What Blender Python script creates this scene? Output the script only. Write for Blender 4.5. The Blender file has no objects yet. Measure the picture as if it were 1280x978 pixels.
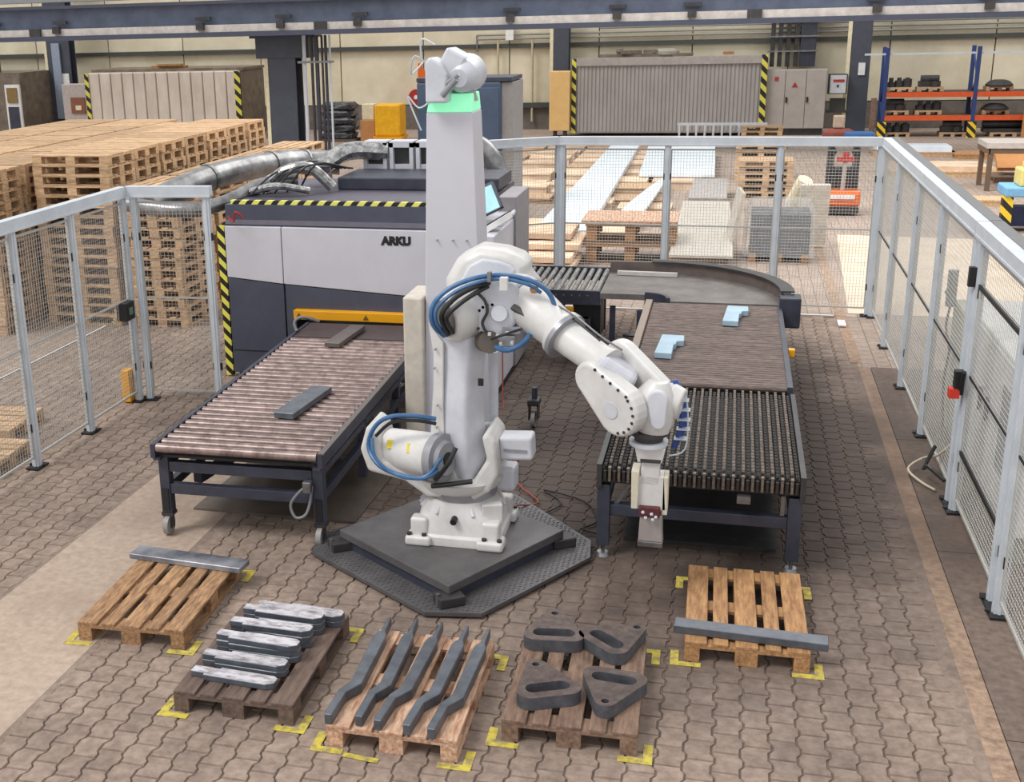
import bpy, bmesh, math, random
from math import sin, cos, pi, radians, atan2, sqrt
from mathutils import Vector, Matrix
random.seed(7)
SC = bpy.context.scene
COL = SC.collection

# ---------------------------------------------------------------- camera
cam_d = bpy.data.cameras.new('camera'); cam = bpy.data.objects.new('camera', cam_d); COL.objects.link(cam)
_p, _y, _r, _F = .291, .278, -.028, 1503.2
_fw = Vector((-sin(_y)*cos(_p), cos(_y)*cos(_p), -sin(_p)))
_rt = Vector((cos(_y), sin(_y), 0)); _up = _rt.cross(_fw)
_r2 = cos(_r)*_rt + sin(_r)*_up; _u2 = -sin(_r)*_rt + cos(_r)*_up
cam.matrix_world = Matrix(((_r2.x, _u2.x, -_fw.x, 0), (_r2.y, _u2.y, -_fw.y, 0), (_r2.z, _u2.z, -_fw.z, 4.18), (0, 0, 0, 1)))
cam_d.sensor_fit = 'HORIZONTAL'; cam_d.sensor_width = 36; cam_d.lens = 36*_F/1280
cam_d.shift_x = 150/1280; cam_d.shift_y = -15/1280; cam_d.clip_end = 300
SC.camera = cam
# ---------------------------------------------------------------- light
W = bpy.data.worlds.new('world'); SC.world = W; W.use_nodes = True
W.node_tree.nodes['Background'].inputs[0].default_value = (.97, .98, 1.0, 1)
W.node_tree.nodes['Background'].inputs[1].default_value = .86
def sun(energy, rot, ang, col):
    l = bpy.data.lights.new('skylight_sun', 'SUN'); l.energy = energy; l.angle = radians(ang); l.color = col
    o = bpy.data.objects.new('skylight_sun', l); COL.objects.link(o); o.rotation_euler = [radians(a) for a in rot]; o.location = (0, 10, 12)
def area(loc, sx, sy, energy, rot=(0, 0, 0), col=(1, 1, 1)):
    l = bpy.data.lights.new('roof_light', 'AREA'); l.shape = 'RECTANGLE'; l.size = sx; l.size_y = sy; l.energy = energy; l.color = col
    o = bpy.data.objects.new('roof_light', l); COL.objects.link(o); o.location = loc; o.rotation_euler = [radians(a) for a in rot]
sun(1.75, (24, -30, 0), 22, (1, .985, .965))
area((1, 24, 11), 14, 10, 1300, col=(1, .985, .965))
SC.view_settings.view_transform = 'Standard'; SC.view_settings.look = 'None'
SC.view_settings.exposure = .14; SC.view_settings.gamma = 1; SC.view_settings.use_curve_mapping = False

# ---------------------------------------------------------------- materials
def lin(c):
    return tuple(((x/255)/12.92 if x/255 <= .04045 else ((x/255+.055)/1.055)**2.4) for x in c) + (1,)
MATS = {}
def mat(name, c, rough=.6, metal=0, c2=None, scale=8, stretch=(1, 1, 1), rnd=0, bump=0, emit=0, trans=0, alpha=1, attr=False, lo=.35, hi=.7):
    if name in MATS: return MATS[name]
    m = bpy.data.materials.new(name); m.use_nodes = True; nt = m.node_tree; N = nt.nodes; L = nt.links
    b = N['Principled BSDF']; b.inputs['Roughness'].default_value = rough; b.inputs['Metallic'].default_value = metal
    c1 = lin(c); c2 = lin(c2) if c2 else tuple(x*.8 for x in c1[:3]) + (1,)
    tc = N.new('ShaderNodeTexCoord'); mp = N.new('ShaderNodeMapping'); mp.inputs['Scale'].default_value = stretch
    geo = N.new('ShaderNodeNewGeometry')
    L.new(tc.outputs['Object'], mp.inputs['Vector'])
    oi = N.new('ShaderNodeObjectInfo')
    if rnd:
        ad = N.new('ShaderNodeVectorMath'); ad.operation = 'ADD'
        sc = N.new('ShaderNodeVectorMath'); sc.operation = 'SCALE'; sc.inputs[0].default_value = (37, 19, 53)
        L.new(oi.outputs['Random'], sc.inputs['Scale']); L.new(mp.outputs[0], ad.inputs[0]); L.new(sc.outputs[0], ad.inputs[1]); vec = ad.outputs[0]
    else: vec = mp.outputs[0]
    no = N.new('ShaderNodeTexNoise'); no.inputs['Scale'].default_value = scale; no.inputs['Detail'].default_value = 6; no.inputs['Roughness'].default_value = .65
    L.new(vec, no.inputs['Vector'])
    cr = N.new('ShaderNodeValToRGB'); cr.color_ramp.elements[0].position = lo; cr.color_ramp.elements[1].position = hi
    cr.color_ramp.elements[0].color = c2; cr.color_ramp.elements[1].color = c1
    L.new(no.outputs['Fac'], cr.inputs['Fac']); out = cr.outputs['Color']
    if rnd:
        hs = N.new('ShaderNodeHueSaturation'); mr = N.new('ShaderNodeMapRange'); mr.inputs['To Min'].default_value = 1-rnd; mr.inputs['To Max'].default_value = 1+rnd
        if attr:
            at = N.new('ShaderNodeAttribute'); at.attribute_name = 'tone'; L.new(at.outputs['Fac'], mr.inputs['Value'])
        else: L.new(oi.outputs['Random'], mr.inputs['Value'])
        L.new(mr.outputs[0], hs.inputs['Value']); L.new(out, hs.inputs['Color']); out = hs.outputs['Color']
    L.new(out, b.inputs['Base Color'])
    if bump:
        bp = N.new('ShaderNodeBump'); bp.inputs['Strength'].default_value = bump; bp.inputs['Distance'].default_value = .01
        L.new(no.outputs['Fac'], bp.inputs['Height']); L.new(bp.outputs[0], b.inputs['Normal'])
    if emit:
        L.new(out, b.inputs['Emission Color']); b.inputs['Emission Strength'].default_value = emit
    if trans: b.inputs['Transmission Weight'].default_value = trans
    if alpha < 1: b.inputs['Alpha'].default_value = alpha
    MATS[name] = m; return m
def stripes(name, ca, cb, freq, ang=45, plane='xz', rough=.5):
    m = bpy.data.materials.new(name); m.use_nodes = True; nt = m.node_tree; N = nt.nodes; L = nt.links; b = N['Principled BSDF']
    b.inputs['Roughness'].default_value = rough
    tc = N.new('ShaderNodeTexCoord'); sp = N.new('ShaderNodeSeparateXYZ'); L.new(tc.outputs['Object'], sp.inputs[0])
    def mul(s, k):
        n = N.new('ShaderNodeMath'); n.operation = 'MULTIPLY'; n.inputs[1].default_value = k; L.new(s, n.inputs[0]); return n.outputs[0]
    def add(a, c):
        n = N.new('ShaderNodeMath'); n.operation = 'ADD'; L.new(a, n.inputs[0]); L.new(c, n.inputs[1]); return n.outputs[0]
    a = mul(sp.outputs['XYZ'.index(plane[0].upper())], cos(radians(ang))*freq); c = mul(sp.outputs['XYZ'.index(plane[1].upper())], sin(radians(ang))*freq)
    s = add(a, c); fr = N.new('ShaderNodeMath'); fr.operation = 'FRACT'; L.new(s, fr.inputs[0])
    gt = N.new('ShaderNodeMath'); gt.operation = 'GREATER_THAN'; gt.inputs[1].default_value = .5; L.new(fr.outputs[0], gt.inputs[0])
    mx = N.new('ShaderNodeMix'); mx.data_type = 'RGBA'; L.new(gt.outputs[0], mx.inputs['Factor']); mx.inputs['A'].default_value = lin(ca); mx.inputs['B'].default_value = lin(cb)
    L.new(mx.outputs['Result'], b.inputs['Base Color']); MATS[name] = m; return m
def floor_mat(name, c, c2, rnd=0, attr=False, dirt=(70, 60, 52), brick=False, rough=.8):
    """stone with grime: large stains by position on the floor, a dirtier patch round the conveyors"""
    m = mat(name, c, rough, 0, c2, 14, rnd=rnd, bump=.35, attr=attr)
    nt = m.node_tree; N = nt.nodes; L = nt.links; b = N['Principled BSDF']
    src = b.inputs['Base Color'].links[0].from_socket
    geo = N.new('ShaderNodeNewGeometry')
    n2 = N.new('ShaderNodeTexNoise'); n2.inputs['Scale'].default_value = .9; n2.inputs['Detail'].default_value = 7; n2.inputs['Roughness'].default_value = .6; L.new(geo.outputs['Position'], n2.inputs['Vector'])
    r = N.new('ShaderNodeValToRGB'); r.color_ramp.elements[0].position = .46; r.color_ramp.elements[1].position = .72
    r.color_ramp.elements[1].color = (.40, .40, .40, 1); L.new(n2.outputs['Fac'], r.inputs['Fac'])
    # worn, oily patch between the conveyors
    sub = N.new('ShaderNodeVectorMath'); sub.operation = 'SUBTRACT'; sub.inputs[1].default_value = (-.4, 11.9, 0); L.new(geo.outputs['Position'], sub.inputs[0])
    dv = N.new('ShaderNodeVectorMath'); dv.operation = 'MULTIPLY'; dv.inputs[1].default_value = (.27, .17, 0); L.new(sub.outputs[0], dv.inputs[0])
    ln = N.new('ShaderNodeVectorMath'); ln.operation = 'LENGTH'; L.new(dv.outputs[0], ln.inputs[0])
    ad = N.new('ShaderNodeMath'); ad.operation = 'MULTIPLY_ADD'; ad.inputs[1].default_value = -.9; L.new(n2.outputs['Fac'], ad.inputs[0]); L.new(ln.outputs['Value'], ad.inputs[2])
    mr = N.new('ShaderNodeMapRange'); mr.inputs['From Min'].default_value = .05; mr.inputs['From Max'].default_value = .6; mr.inputs['To Min'].default_value = .92; mr.inputs['To Max'].default_value = 0; L.new(ad.outputs[0], mr.inputs['Value'])
    mxx = N.new('ShaderNodeMath'); mxx.operation = 'MAXIMUM'; L.new(r.outputs['Color'], mxx.inputs[0]); L.new(mr.outputs[0], mxx.inputs[1])
    mx = N.new('ShaderNodeMix'); mx.data_type = 'RGBA'; L.new(mxx.outputs[0], mx.inputs['Factor']); L.new(src, mx.inputs['A']); mx.inputs['B'].default_value = lin(dirt)
    out = mx.outputs['Result']
    if brick:
        bk = N.new('ShaderNodeTexBrick'); bk.inputs['Scale'].default_value = 1; bk.inputs['Brick Width'].default_value = .2; bk.inputs['Row Height'].default_value = .165; bk.inputs['Mortar Size'].default_value = .006
        bk.inputs['Color1'].default_value = (1, 1, 1, 1); bk.inputs['Color2'].default_value = (.85, .85, .85, 1); bk.inputs['Mortar'].default_value = (.45, .45, .45, 1)
        mpp = N.new('ShaderNodeMapping'); mpp.inputs['Rotation'].default_value = (0, 0, pi/2); L.new(geo.outputs['Position'], mpp.inputs['Vector']); L.new(mpp.outputs[0], bk.inputs['Vector'])
        m2 = N.new('ShaderNodeMix'); m2.data_type = 'RGBA'; m2.blend_type = 'MULTIPLY'; m2.inputs['Factor'].default_value = 1; L.new(out, m2.inputs['A']); L.new(bk.outputs['Color'], m2.inputs['B']); out = m2.outputs['Result']
    L.new(out, b.inputs['Base Color']); return m

white = mat('white_paint', (217, 215, 212), .36, 0, (197, 194, 190), 4)
white_cool = mat('cool_white_paint', (208, 209, 215), .34, 0, (190, 191, 198), 4)
greyring = mat('grey_ring_metal', (160, 160, 165), .35, .3)
panel_light = mat('light_machine_panel', (205, 203, 209), .45, 0, (196, 194, 201), 2)
navy = mat('dark_slate_paint', (78, 81, 96), .45, 0, (68, 71, 86), 3)
navy2 = mat('dark_frame_paint', (62, 65, 79), .42, 0, (46, 48, 59), 5)
blacks = mat('black_plastic', (26, 26, 28), .5)
rubber = mat('black_rubber_hose', (34, 33, 34), .45)
bluehose = mat('blue_hose', (72, 116, 160), .4, 0, (48, 88, 130), 6)
steel = mat('bare_steel', (150, 150, 152), .35, .75, (118, 116, 116), 8)
alu = mat('aluminium_profile', (206, 211, 216), .4, .0, (190, 196, 202), 4)
alu_dark = mat('dark_grey_strip', (105, 105, 106), .5, .2)  # dark grey of the rail covers, truck mast and duct supports
wire = mat('galvanised_wire', (186, 184, 178), .5, 0)
roller_m = mat('worn_brown_roller', (156, 136, 130), .32, .3, (98, 80, 75), 5, (2, 2, 2), rnd=.16)
roller2 = mat('fine_brown_roller', (128, 112, 104), .45, .25, (84, 70, 64), 9, (1, 4, 4), rnd=.14)
roller3 = mat('bright_steel_roller', (190, 190, 188), .3, .5, (120, 118, 116), 6, (5, 1, 5), rnd=.1)
belt_m = mat('dark_grey_belt', (118, 112, 108), .6, 0, (92, 86, 82), 4)
darkmetal = mat('dark_grey_metal', (72, 70, 70), .5, .3, (52, 50, 50), 6)
slab_m = mat('dark_base_slab', (98, 95, 96), .5, .15, (80, 77, 78), 5)
ring_m = mat('brush_ring', (60, 52, 47), .5, .1, (34, 30, 27), 30)
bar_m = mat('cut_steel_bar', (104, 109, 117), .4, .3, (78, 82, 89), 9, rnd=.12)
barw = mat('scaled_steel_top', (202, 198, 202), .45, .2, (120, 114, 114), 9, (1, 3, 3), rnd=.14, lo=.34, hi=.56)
rusty = mat('flame_cut_plate', (110, 96, 90), .75, .15, (78, 66, 62), 16, bump=.3, rnd=.08)
plate_edge = mat('cut_plate_edge', (104, 106, 112), .5, .35, (78, 80, 86), 14)
coated = mat('light_blue_coated_steel', (170, 194, 208), .5, 0, (150, 176, 192), 6)
wood = mat('pale_pallet_wood', (216, 186, 148), .8, 0, (164, 128, 94), 5, (6, 1, 6), rnd=.18, bump=.2)
wood_o = mat('orange_pallet_wood', (200, 154, 104), .75, 0, (140, 100, 66), 5, (7, 1, 7), rnd=.1, bump=.25)
wood_b = mat('weathered_pallet_wood', (186, 146, 104), .8, 0, (118, 86, 62), 7, (6, 1, 6), rnd=.12, bump=.3)
wood_d = mat('dark_stained_wood', (120, 100, 88), .8, 0, (82, 66, 58), 5, (6, 1, 6), rnd=.08, bump=.3)
wood_c = mat('pinkish_dusty_wood', (222, 188, 160), .8, 0, (156, 112, 84), 6, (6, 1, 6), rnd=.12, bump=.25)
wood_g = mat('greyed_pallet_wood', (150, 122, 102), .8, 0, (98, 76, 64), 5, (6, 1, 6), rnd=.1, bump=.3)
ply = mat('pale_board', (234, 208, 180), .7, 0, (200, 168, 138), 2, (1, 1, 1), rnd=.1)
conc = floor_mat('worn_concrete', (188, 168, 150), (164, 144, 128), dirt=(126, 106, 94))
conc_r = floor_mat('stained_concrete', (134, 116, 104), (102, 86, 76), dirt=(66, 55, 49))
conc_k = floor_mat('pale_kerb_concrete', (184, 156, 132), (132, 108, 90), dirt=(92, 74, 62))
paver_a = floor_mat('paver_stone', (164, 145, 130), (130, 112, 100), rnd=.09, dirt=(60, 48, 43))
paver_b = floor_mat('paver_stone_field', (164, 145, 130), (130, 112, 100), rnd=.09, attr=True, dirt=(60, 48, 43))
sand = mat('joint_sand', (122, 106, 94), .9, 0, (80, 68, 60), 3)
far_floor = floor_mat('far_paving', (182, 163, 148), (154, 136, 123), dirt=(110, 95, 86), brick=True)
yellow_paint = mat('worn_yellow_marking', (206, 188, 70), .75, 0, (150, 134, 88), 16, lo=.38, hi=.58)
yel = mat('yellow_safety_paint', (240, 172, 24), .4, 0, (228, 158, 20), 3)
orange = mat('orange_paint', (232, 108, 34), .45)
red = mat('red_paint', (178, 44, 40), .5)
wallp = mat('beige_wall_panel', (226, 216, 190), .7, 0, (204, 193, 165), .7, rnd=.04)
girt = mat('dark_girt', (72, 74, 70), .6)
plinth = mat('grey_plinth', (120, 112, 104), .8, 0, (96, 88, 82), 3)
cont_m = mat('beige_container_paint', (218, 206, 192), .6, 0, (196, 182, 168), 2, (1, 1, .4), rnd=.04)
cont_g = mat('grey_container_paint', (172, 166, 162), .6, 0, (156, 150, 146), 2, (1, 1, .4))
cont_d = mat('weathered_container_side', (128, 116, 102), .7, 0, (96, 84, 72), 3)
cab_m = mat('grey_cabinet_paint', (176, 168, 160), .5, 0, (162, 154, 146), 2)
cab_y = mat('pale_yellow_cabinet', (228, 190, 126), .5, 0, (220, 178, 112), 3)
beam_m = mat('blue_grey_girder', (106, 116, 136), .5, .1, (86, 94, 114), 1.5)
beam_l = mat('dusty_crane_rail', (206, 200, 192), .6, .1, (176, 168, 162), 4)
col_m = mat('dark_grey_column', (74, 78, 88), .5, 0, (62, 66, 76), 2)
galv = mat('galvanised_duct', (168, 168, 168), .32, .7, (112, 110, 110), 5)
foil = mat('crumpled_foil', (210, 210, 208), .22, .85, (120, 118, 118), 12, bump=1)
extr = mat('slate_extractor_paint', (66, 82, 104), .5, 0, (56, 70, 90), 2)
extr_s = mat('grey_extractor_side', (134, 130, 128), .5)
sheet_m = mat('bright_steel_sheet', (226, 234, 240), .4, .0, (204, 216, 226), 2)
film = mat('clear_plastic_film', (224, 226, 224), .2, 0, (190, 194, 194), 9, alpha=.22, bump=.8)
film2 = mat('milky_plastic_film', (222, 216, 204), .3, 0, (190, 182, 170), 12, alpha=.8, bump=.8)
cream = mat('cream_paper', (232, 220, 186), .7)
screen_m = mat('lit_screen', (150, 196, 200), .3, 0, (126, 172, 182), 6, emit=.5)
green_l = mat('green_status_light', (150, 240, 190), .4, 0, (140, 232, 180), 3, emit=.45)
rack_b = mat('blue_rack_paint', (46, 66, 120), .5)
rack_o = mat('orange_rack_beam', (226, 92, 40), .5)
card = mat('brown_cardboard', (196, 140, 88), .8, 0, (178, 124, 74), 2)
blk_bag = mat('black_film_bales', (84, 84, 88), .35, 0, (34, 34, 36), 10, (1, 1, 2.5), lo=.42, hi=.62)
blue_p = mat('blue_plastic', (70, 120, 180), .5)
paper = mat('white_paper', (236, 236, 232), .6)
hz_xz = stripes('hazard_tape_front', (226, 218, 90), (26, 24, 22), 9.0, 45, 'xz')
hz_xz2 = stripes('hazard_tape_far', (214, 204, 80), (30, 28, 26), 3.6, 45, 'xz')
hz_top = stripes('hazard_tape_edge', (230, 224, 110), (26, 24, 22), 8.0, -40, 'xz')
hz_small = stripes('hazard_tape_small', (232, 196, 40), (26, 24, 22), 5.0, 45, 'xz')

# ---------------------------------------------------------------- mesh builder
class MB:
    def __init__(s): s.v = []; s.f = []
    def add(s, vs, fs):
        n = len(s.v); s.v += [tuple(v) for v in vs]; s.f += [tuple(i+n for i in f) for f in fs]; return s
    def box(s, x0, x1, y0, y1, z0, z1):
        return s.add([(x, y, z) for z in (z0, z1) for x, y in ((x0, y0), (x1, y0), (x1, y1), (x0, y1))],
                     [(3, 2, 1, 0), (4, 5, 6, 7), (0, 1, 5, 4), (1, 2, 6, 5), (2, 3, 7, 6), (3, 0, 4, 7)])
    def cbox(s, c, sz, rz=0, rx=0, ry=0):
        R = Matrix.Rotation(rz, 3, 'Z') @ Matrix.Rotation(ry, 3, 'Y') @ Matrix.Rotation(rx, 3, 'X')
        vs = [Vector(c) + R @ Vector((x*sz[0]/2, y*sz[1]/2, z*sz[2]/2)) for z in (-1, 1) for x, y in ((-1, -1), (1, -1), (1, 1), (-1, 1))]
        return s.add(vs, [(3, 2, 1, 0), (4, 5, 6, 7), (0, 1, 5, 4), (1, 2, 6, 5), (2, 3, 7, 6), (3, 0, 4, 7)])
    def bar(s, a, b, w, h):
        """box beam from a to b, w wide (horizontal) and h high"""
        a = Vector(a); b = Vector(b); d = (b-a).normalized(); r = d.cross(Vector((0, 0, 1)))
        r = Vector((1, 0, 0)) if r.length < 1e-4 else r.normalized(); u = r.cross(d)
        vs = [p + r*x*w/2 + u*z*h/2 for p in (a, b) for x, z in ((-1, -1), (1, -1), (1, 1), (-1, 1))]
        return s.add(vs, [(3, 2, 1, 0), (4, 5, 6, 7), (0, 1, 5, 4), (1, 2, 6, 5), (2, 3, 7, 6), (3, 0, 4, 7)])
    def cyl(s, a, b, r0, r1=None, n=16):
        return s.rings([(a, r0), (b, r0 if r1 is None else r1)], n)
    def rings(s, prs, n=16, caps=True):
        """surface of revolution through (centre, radius) pairs"""
        prs = [(Vector(p), r) for p, r in prs]; d = (prs[-1][0]-prs[0][0]).normalized()
        u = d.cross(Vector((0, 0, 1))); u = Vector((1, 0, 0)) if u.length < 1e-3 else u.normalized(); w = d.cross(u)
        vs = [p + (u*cos(2*pi*i/n) + w*sin(2*pi*i/n))*r for p, r in prs for i in range(n)]
        fs = [(k*n+i, k*n+(i+1) % n, (k+1)*n+(i+1) % n, (k+1)*n+i) for k in range(len(prs)-1) for i in range(n)]
        if caps: fs += [tuple(range(n))[::-1], tuple((len(prs)-1)*n+i for i in range(n))]
        return s.add(vs, fs)
    def tube(s, pts, r, n=8, sub=4):
        P = [Vector(p) for p in pts]; Q = []
        for i in range(len(P)-1):
            a = P[max(i-1, 0)]; b = P[i]; c = P[i+1]; d = P[min(i+2, len(P)-1)]
            for k in range(sub):
                t = k/sub; Q.append(.5*((2*b)+(c-a)*t+(2*a-5*b+4*c-d)*t*t+(3*b-a-3*c+d)*t**3))
        Q.append(P[-1]); vs = []; u = None
        for i, q in enumerate(Q):
            d = (Q[min(i+1, len(Q)-1)]-Q[max(i-1, 0)]).normalized()
            if u is None:
                u = d.cross(Vector((0, 0, 1))); u = Vector((1, 0, 0)) if u.length < 1e-3 else u
            u = (u - d*u.dot(d)).normalized(); w = d.cross(u)
            vs += [q + (u*cos(2*pi*j/n)+w*sin(2*pi*j/n))*r for j in range(n)]
        m = len(Q); fs = [(k*n+i, k*n+(i+1) % n, (k+1)*n+(i+1) % n, (k+1)*n+i) for k in range(m-1) for i in range(n)]
        fs += [tuple(range(n))[::-1], tuple((m-1)*n+i for i in range(n))]
        return s.add(vs, fs)
    def prism(s, poly, o, U, V, t):
        """polygon (u,v) at o in plane U,V, thickened by t along U x V (centred)"""
        o = Vector(o); U = Vector(U).normalized(); V = Vector(V).normalized(); Nn = U.cross(V); n = len(poly)
        ar = sum(poly[i][0]*poly[(i+1) % n][1]-poly[(i+1) % n][0]*poly[i][1] for i in range(n))
        if ar < 0: poly = poly[::-1]
        vs = [o+U*a+V*b-Nn*t/2 for a, b in poly] + [o+U*a+V*b+Nn*t/2 for a, b in poly]
        return s.add(vs, [tuple(range(n))[::-1], tuple(range(n, 2*n))] + [(i, (i+1) % n, n+(i+1) % n, n+i) for i in range(n)])
    def plate(s, outer, holes, z0, z1):
        """flat plate with holes; every hole has as many points as the slice of the outline it faces"""
        bm = bmesh.new(); edges = []
        for lp in [outer]+holes:
            vv = [bm.verts.new((a, b, z1)) for a, b in lp]
            edges += [bm.edges.new((vv[i], vv[(i+1) % len(vv)])) for i in range(len(vv))]
        bmesh.ops.triangle_fill(bm, use_beauty=True, use_dissolve=False, edges=edges)
        bmesh.ops.recalc_face_normals(bm, faces=bm.faces)
        if bm.faces and sum(f.normal.z for f in bm.faces) < 0: bmesh.ops.reverse_faces(bm, faces=bm.faces)
        bm.verts.index_update(); vs = [v.co.copy() for v in bm.verts]; fs = [tuple(v.index for v in f.verts) for f in bm.faces]; bm.free()
        n = len(vs); allv = vs + [Vector((v.x, v.y, z0)) for v in vs]; ff = fs + [tuple(i+n for i in f[::-1]) for f in fs]
        k = 0
        for h, lp in enumerate([outer]+holes):
            m = len(lp); ar = sum(lp[i][0]*lp[(i+1) % m][1]-lp[(i+1) % m][0]*lp[i][1] for i in range(m)); fl = (ar > 0) != (h > 0)
            for i in range(m):
                a, b = k+i, k+(i+1) % m; ff.append((a+n, b+n, b, a) if fl else (a, b, b+n, a+n))
            k += m
        return s.add(allv, ff)
    def loft(s, rings):
        n = len(rings[0]); vs = [p for r in rings for p in r]
        fs = [(k*n+i, k*n+(i+1) % n, (k+1)*n+(i+1) % n, (k+1)*n+i) for k in range(len(rings)-1) for i in range(n)]
        fs += [tuple(range(n))[::-1], tuple((len(rings)-1)*n+i for i in range(n))]
        return s.add(vs, fs)
    def ball(s, c, r, n=12, sq=(1, 1, 1)):
        c = Vector(c); rs = []
        for k in range(1, n//2):
            a = pi*k/(n//2); rs.append([c+Vector((cos(2*pi*i/n)*sin(a)*r*sq[0], sin(2*pi*i/n)*sin(a)*r*sq[1], -cos(a)*r*sq[2])) for i in range(n)])
        return s.loft(rs)
def rrect(cx, cy, z, w, d, e=.25, n=16, rot=0):
    """rounded-rectangle ring"""
    out = []
    for i in range(n):
        a = 2*pi*(i+.5)/n; c, q = cos(a), sin(a)
        x = abs(c)**e*(1 if c > 0 else -1)*w/2; y = abs(q)**e*(1 if q > 0 else -1)*d/2
        out.append(Vector((cx+x*cos(rot)-y*sin(rot), cy+x*sin(rot)+y*cos(rot), z)))
    return out
ROOT = {}
def wl(o): return ROOT.get(o.name, Vector((0, 0, 0)))
def obj(name, m, material, parent=None, smooth=False, bevel=0, at=None, seg=2, sharp=35):
    off = wl(parent) if parent else Vector(at or (0, 0, 0))
    me = bpy.data.meshes.new(name); me.from_pydata([tuple(Vector(v)-off) for v in m.v], [], m.f)
    if material: me.materials.append(material)
    if smooth:
        me.shade_smooth(); me.set_sharp_from_angle(angle=radians(sharp))
    o = bpy.data.objects.new(name, me); COL.objects.link(o)
    if parent: o.parent = parent
    else: o.location = off
    ROOT[o.name] = off
    if bevel:
        b = o.modifiers.new('bevel', 'BEVEL'); b.width = bevel; b.segments = seg; b.limit_method = 'ANGLE'; b.angle_limit = radians(30)
    return o
def tag(o, label, cat, group=None):
    o['label'] = label; o['category'] = cat
    if group: o['group'] = group
    return o
def thing(name, label, cat, loc=(0, 0, 0), group=None):
    o = bpy.data.objects.new(name, None); COL.objects.link(o); o.location = loc; o.empty_display_size = .2; ROOT[o.name] = Vector(loc)
    return tag(o, label, cat, group)
def struct(o): o['kind'] = 'structure'; return o
def copy_tree(o, parent=None, loc=None, rz=None, label=None, group=None):
    c = o.copy(); COL.objects.link(c); c.parent = parent; ROOT[c.name] = Vector(loc) if loc is not None else wl(o)
    if loc is not None: c.location = loc
    if rz is not None: c.rotation_euler = (0, 0, rz)
    if label: c['label'] = label
    if group: c['group'] = group
    for ch in KIDS.get(o.name, []): copy_tree(ch, c)
    return c
KIDS = {}
def index_kids():
    KIDS.clear()
    for o in bpy.data.objects:
        if o.parent: KIDS.setdefault(o.parent.name, []).append(o)
def set_mat(root, m):
    """give a copied thing its own material: its meshes are duplicated once"""
    done = {}
    for o in [root]+list(root.children_recursive):
        if o.type == 'MESH':
            k = o.data.name
            if k not in done:
                d = o.data.copy(); d.materials[0] = m; done[k] = d
            o.data = done[k]
def text(body, size, loc, rot, material, parent, name='lettering', depth=.002, bold=0):
    c = bpy.data.curves.new(name, 'FONT'); c.body = body; c.size = size; c.extrude = depth; c.align_x = 'CENTER'; c.align_y = 'CENTER'; c.offset = bold
    t = bpy.data.objects.new('tmp', c); COL.objects.link(t)
    me = bpy.data.meshes.new_from_object(t.evaluated_get(bpy.context.evaluated_depsgraph_get())); bpy.data.objects.remove(t)
    me.materials.clear(); me.materials.append(material)
    o = bpy.data.objects.new(name, me); COL.objects.link(o); o.parent = parent; o.location = Vector(loc)-wl(parent); o.rotation_euler = rot
    return o
# ================================================================ SETTING
floor = struct(obj('floor', MB().box(-8.7, 1.6, 3.4, 17.6, -.1, -.012), sand))
obj('concrete_strip', MB().box(-5.22, -4.17, 3.4, 13.2, -.05, 0), conc, floor, bevel=.004)
obj('kerb_strip', MB().box(1.595, 1.735, 3.4, 14.95, -.05, .002), conc_k, floor, bevel=.006)
for k, (a, b) in enumerate(((3.4, 6.9), (6.91, 9.6), (9.61, 12.3), (12.31, 14.95))):
    obj('concrete_slab', MB().box(1.74, 9, a, b, -.05, 0), conc_r, floor)
obj('far_paving', MB().add([(-45, 17.6, 0), (24, 17.6, 0), (24, 48, 0), (-45, 48, 0)], [(0, 1, 2, 3)]).add([(-45, 3.4, 0), (-8.7, 3.4, 0), (-8.7, 17.6, 0), (-45, 17.6, 0)], [(0, 1, 2, 3)])
    .add([(1.6, 14.95, 0), (24, 14.95, 0), (24, 17.6, 0), (1.6, 17.6, 0)], [(0, 1, 2, 3)]).add([(9, 3.4, 0), (24, 3.4, 0), (24, 14.95, 0), (9, 14.95, 0)], [(0, 1, 2, 3)]), far_floor, floor)
obj('daylit_concrete', MB().add([(1.7, 17.7, .004), (6.5, 17.7, .004), (6.9, 23.8, .004), (2.0, 24.2, .004)], [(0, 1, 2, 3)]), mat('daylit_smooth_concrete', (226, 206, 182), .6, 0, (204, 184, 160), 1.5), floor)  # light concrete; extra brightness from the door's light is painted into its colour
obj('kerb_strip', MB().box(1.52, 1.66, 15.1, 24, -.05, .006), conc_k, floor)
obj('drain_cover', MB().box(2.0, 2.6, 6.1, 6.65, -.02, .006), darkmetal, floor)
# interlocking wavy pavers
PW, PL, PA = .162, .2, .021
def wave(y):
    t = (y/PL) % 1.0
    for (a, va), (b, vb) in zip(((0, 0), (.28, 0), (.42, 1), (.72, 1), (.86, 0), (1, 0)), ((.28, 0), (.42, 1), (.72, 1), (.86, 0), (1, 0), (1.01, 0))):
        if a <= t <= b: return PA*(va+(vb-va)*(t-a)/(b-a))
    return 0
def paver_mesh(ph):
    ys = sorted({0, PL} | {v for v in [((q-ph) % 1)*PL for q in (.28, .42, .72, .86)]})
    g = .003; ch = .006
    left = [(wave(y+ph*PL), y) for y in ys]; right = [(PW+wave(y+ph*PL), y) for y in ys][::-1]
    def ins(d):
        out = []
        for i, (x, y) in enumerate(left): out.append((x+d, y+(d if i == 0 else -d if i == len(left)-1 else 0)))
        for i, (x, y) in enumerate(right): out.append((x-d, y+(-d if i == 0 else d if i == len(right)-1 else 0)))
        return out
    bot = ins(g); top = ins(g+ch); n = len(bot)
    vs = [(x, y, 0) for x, y in top]+[(x, y, -.014) for x, y in bot]
    fs = [tuple(range(n))[::-1]]+[(i, (i+1) % n, n+(i+1) % n, n+i) for i in range(n)]
    return vs, fs
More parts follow.
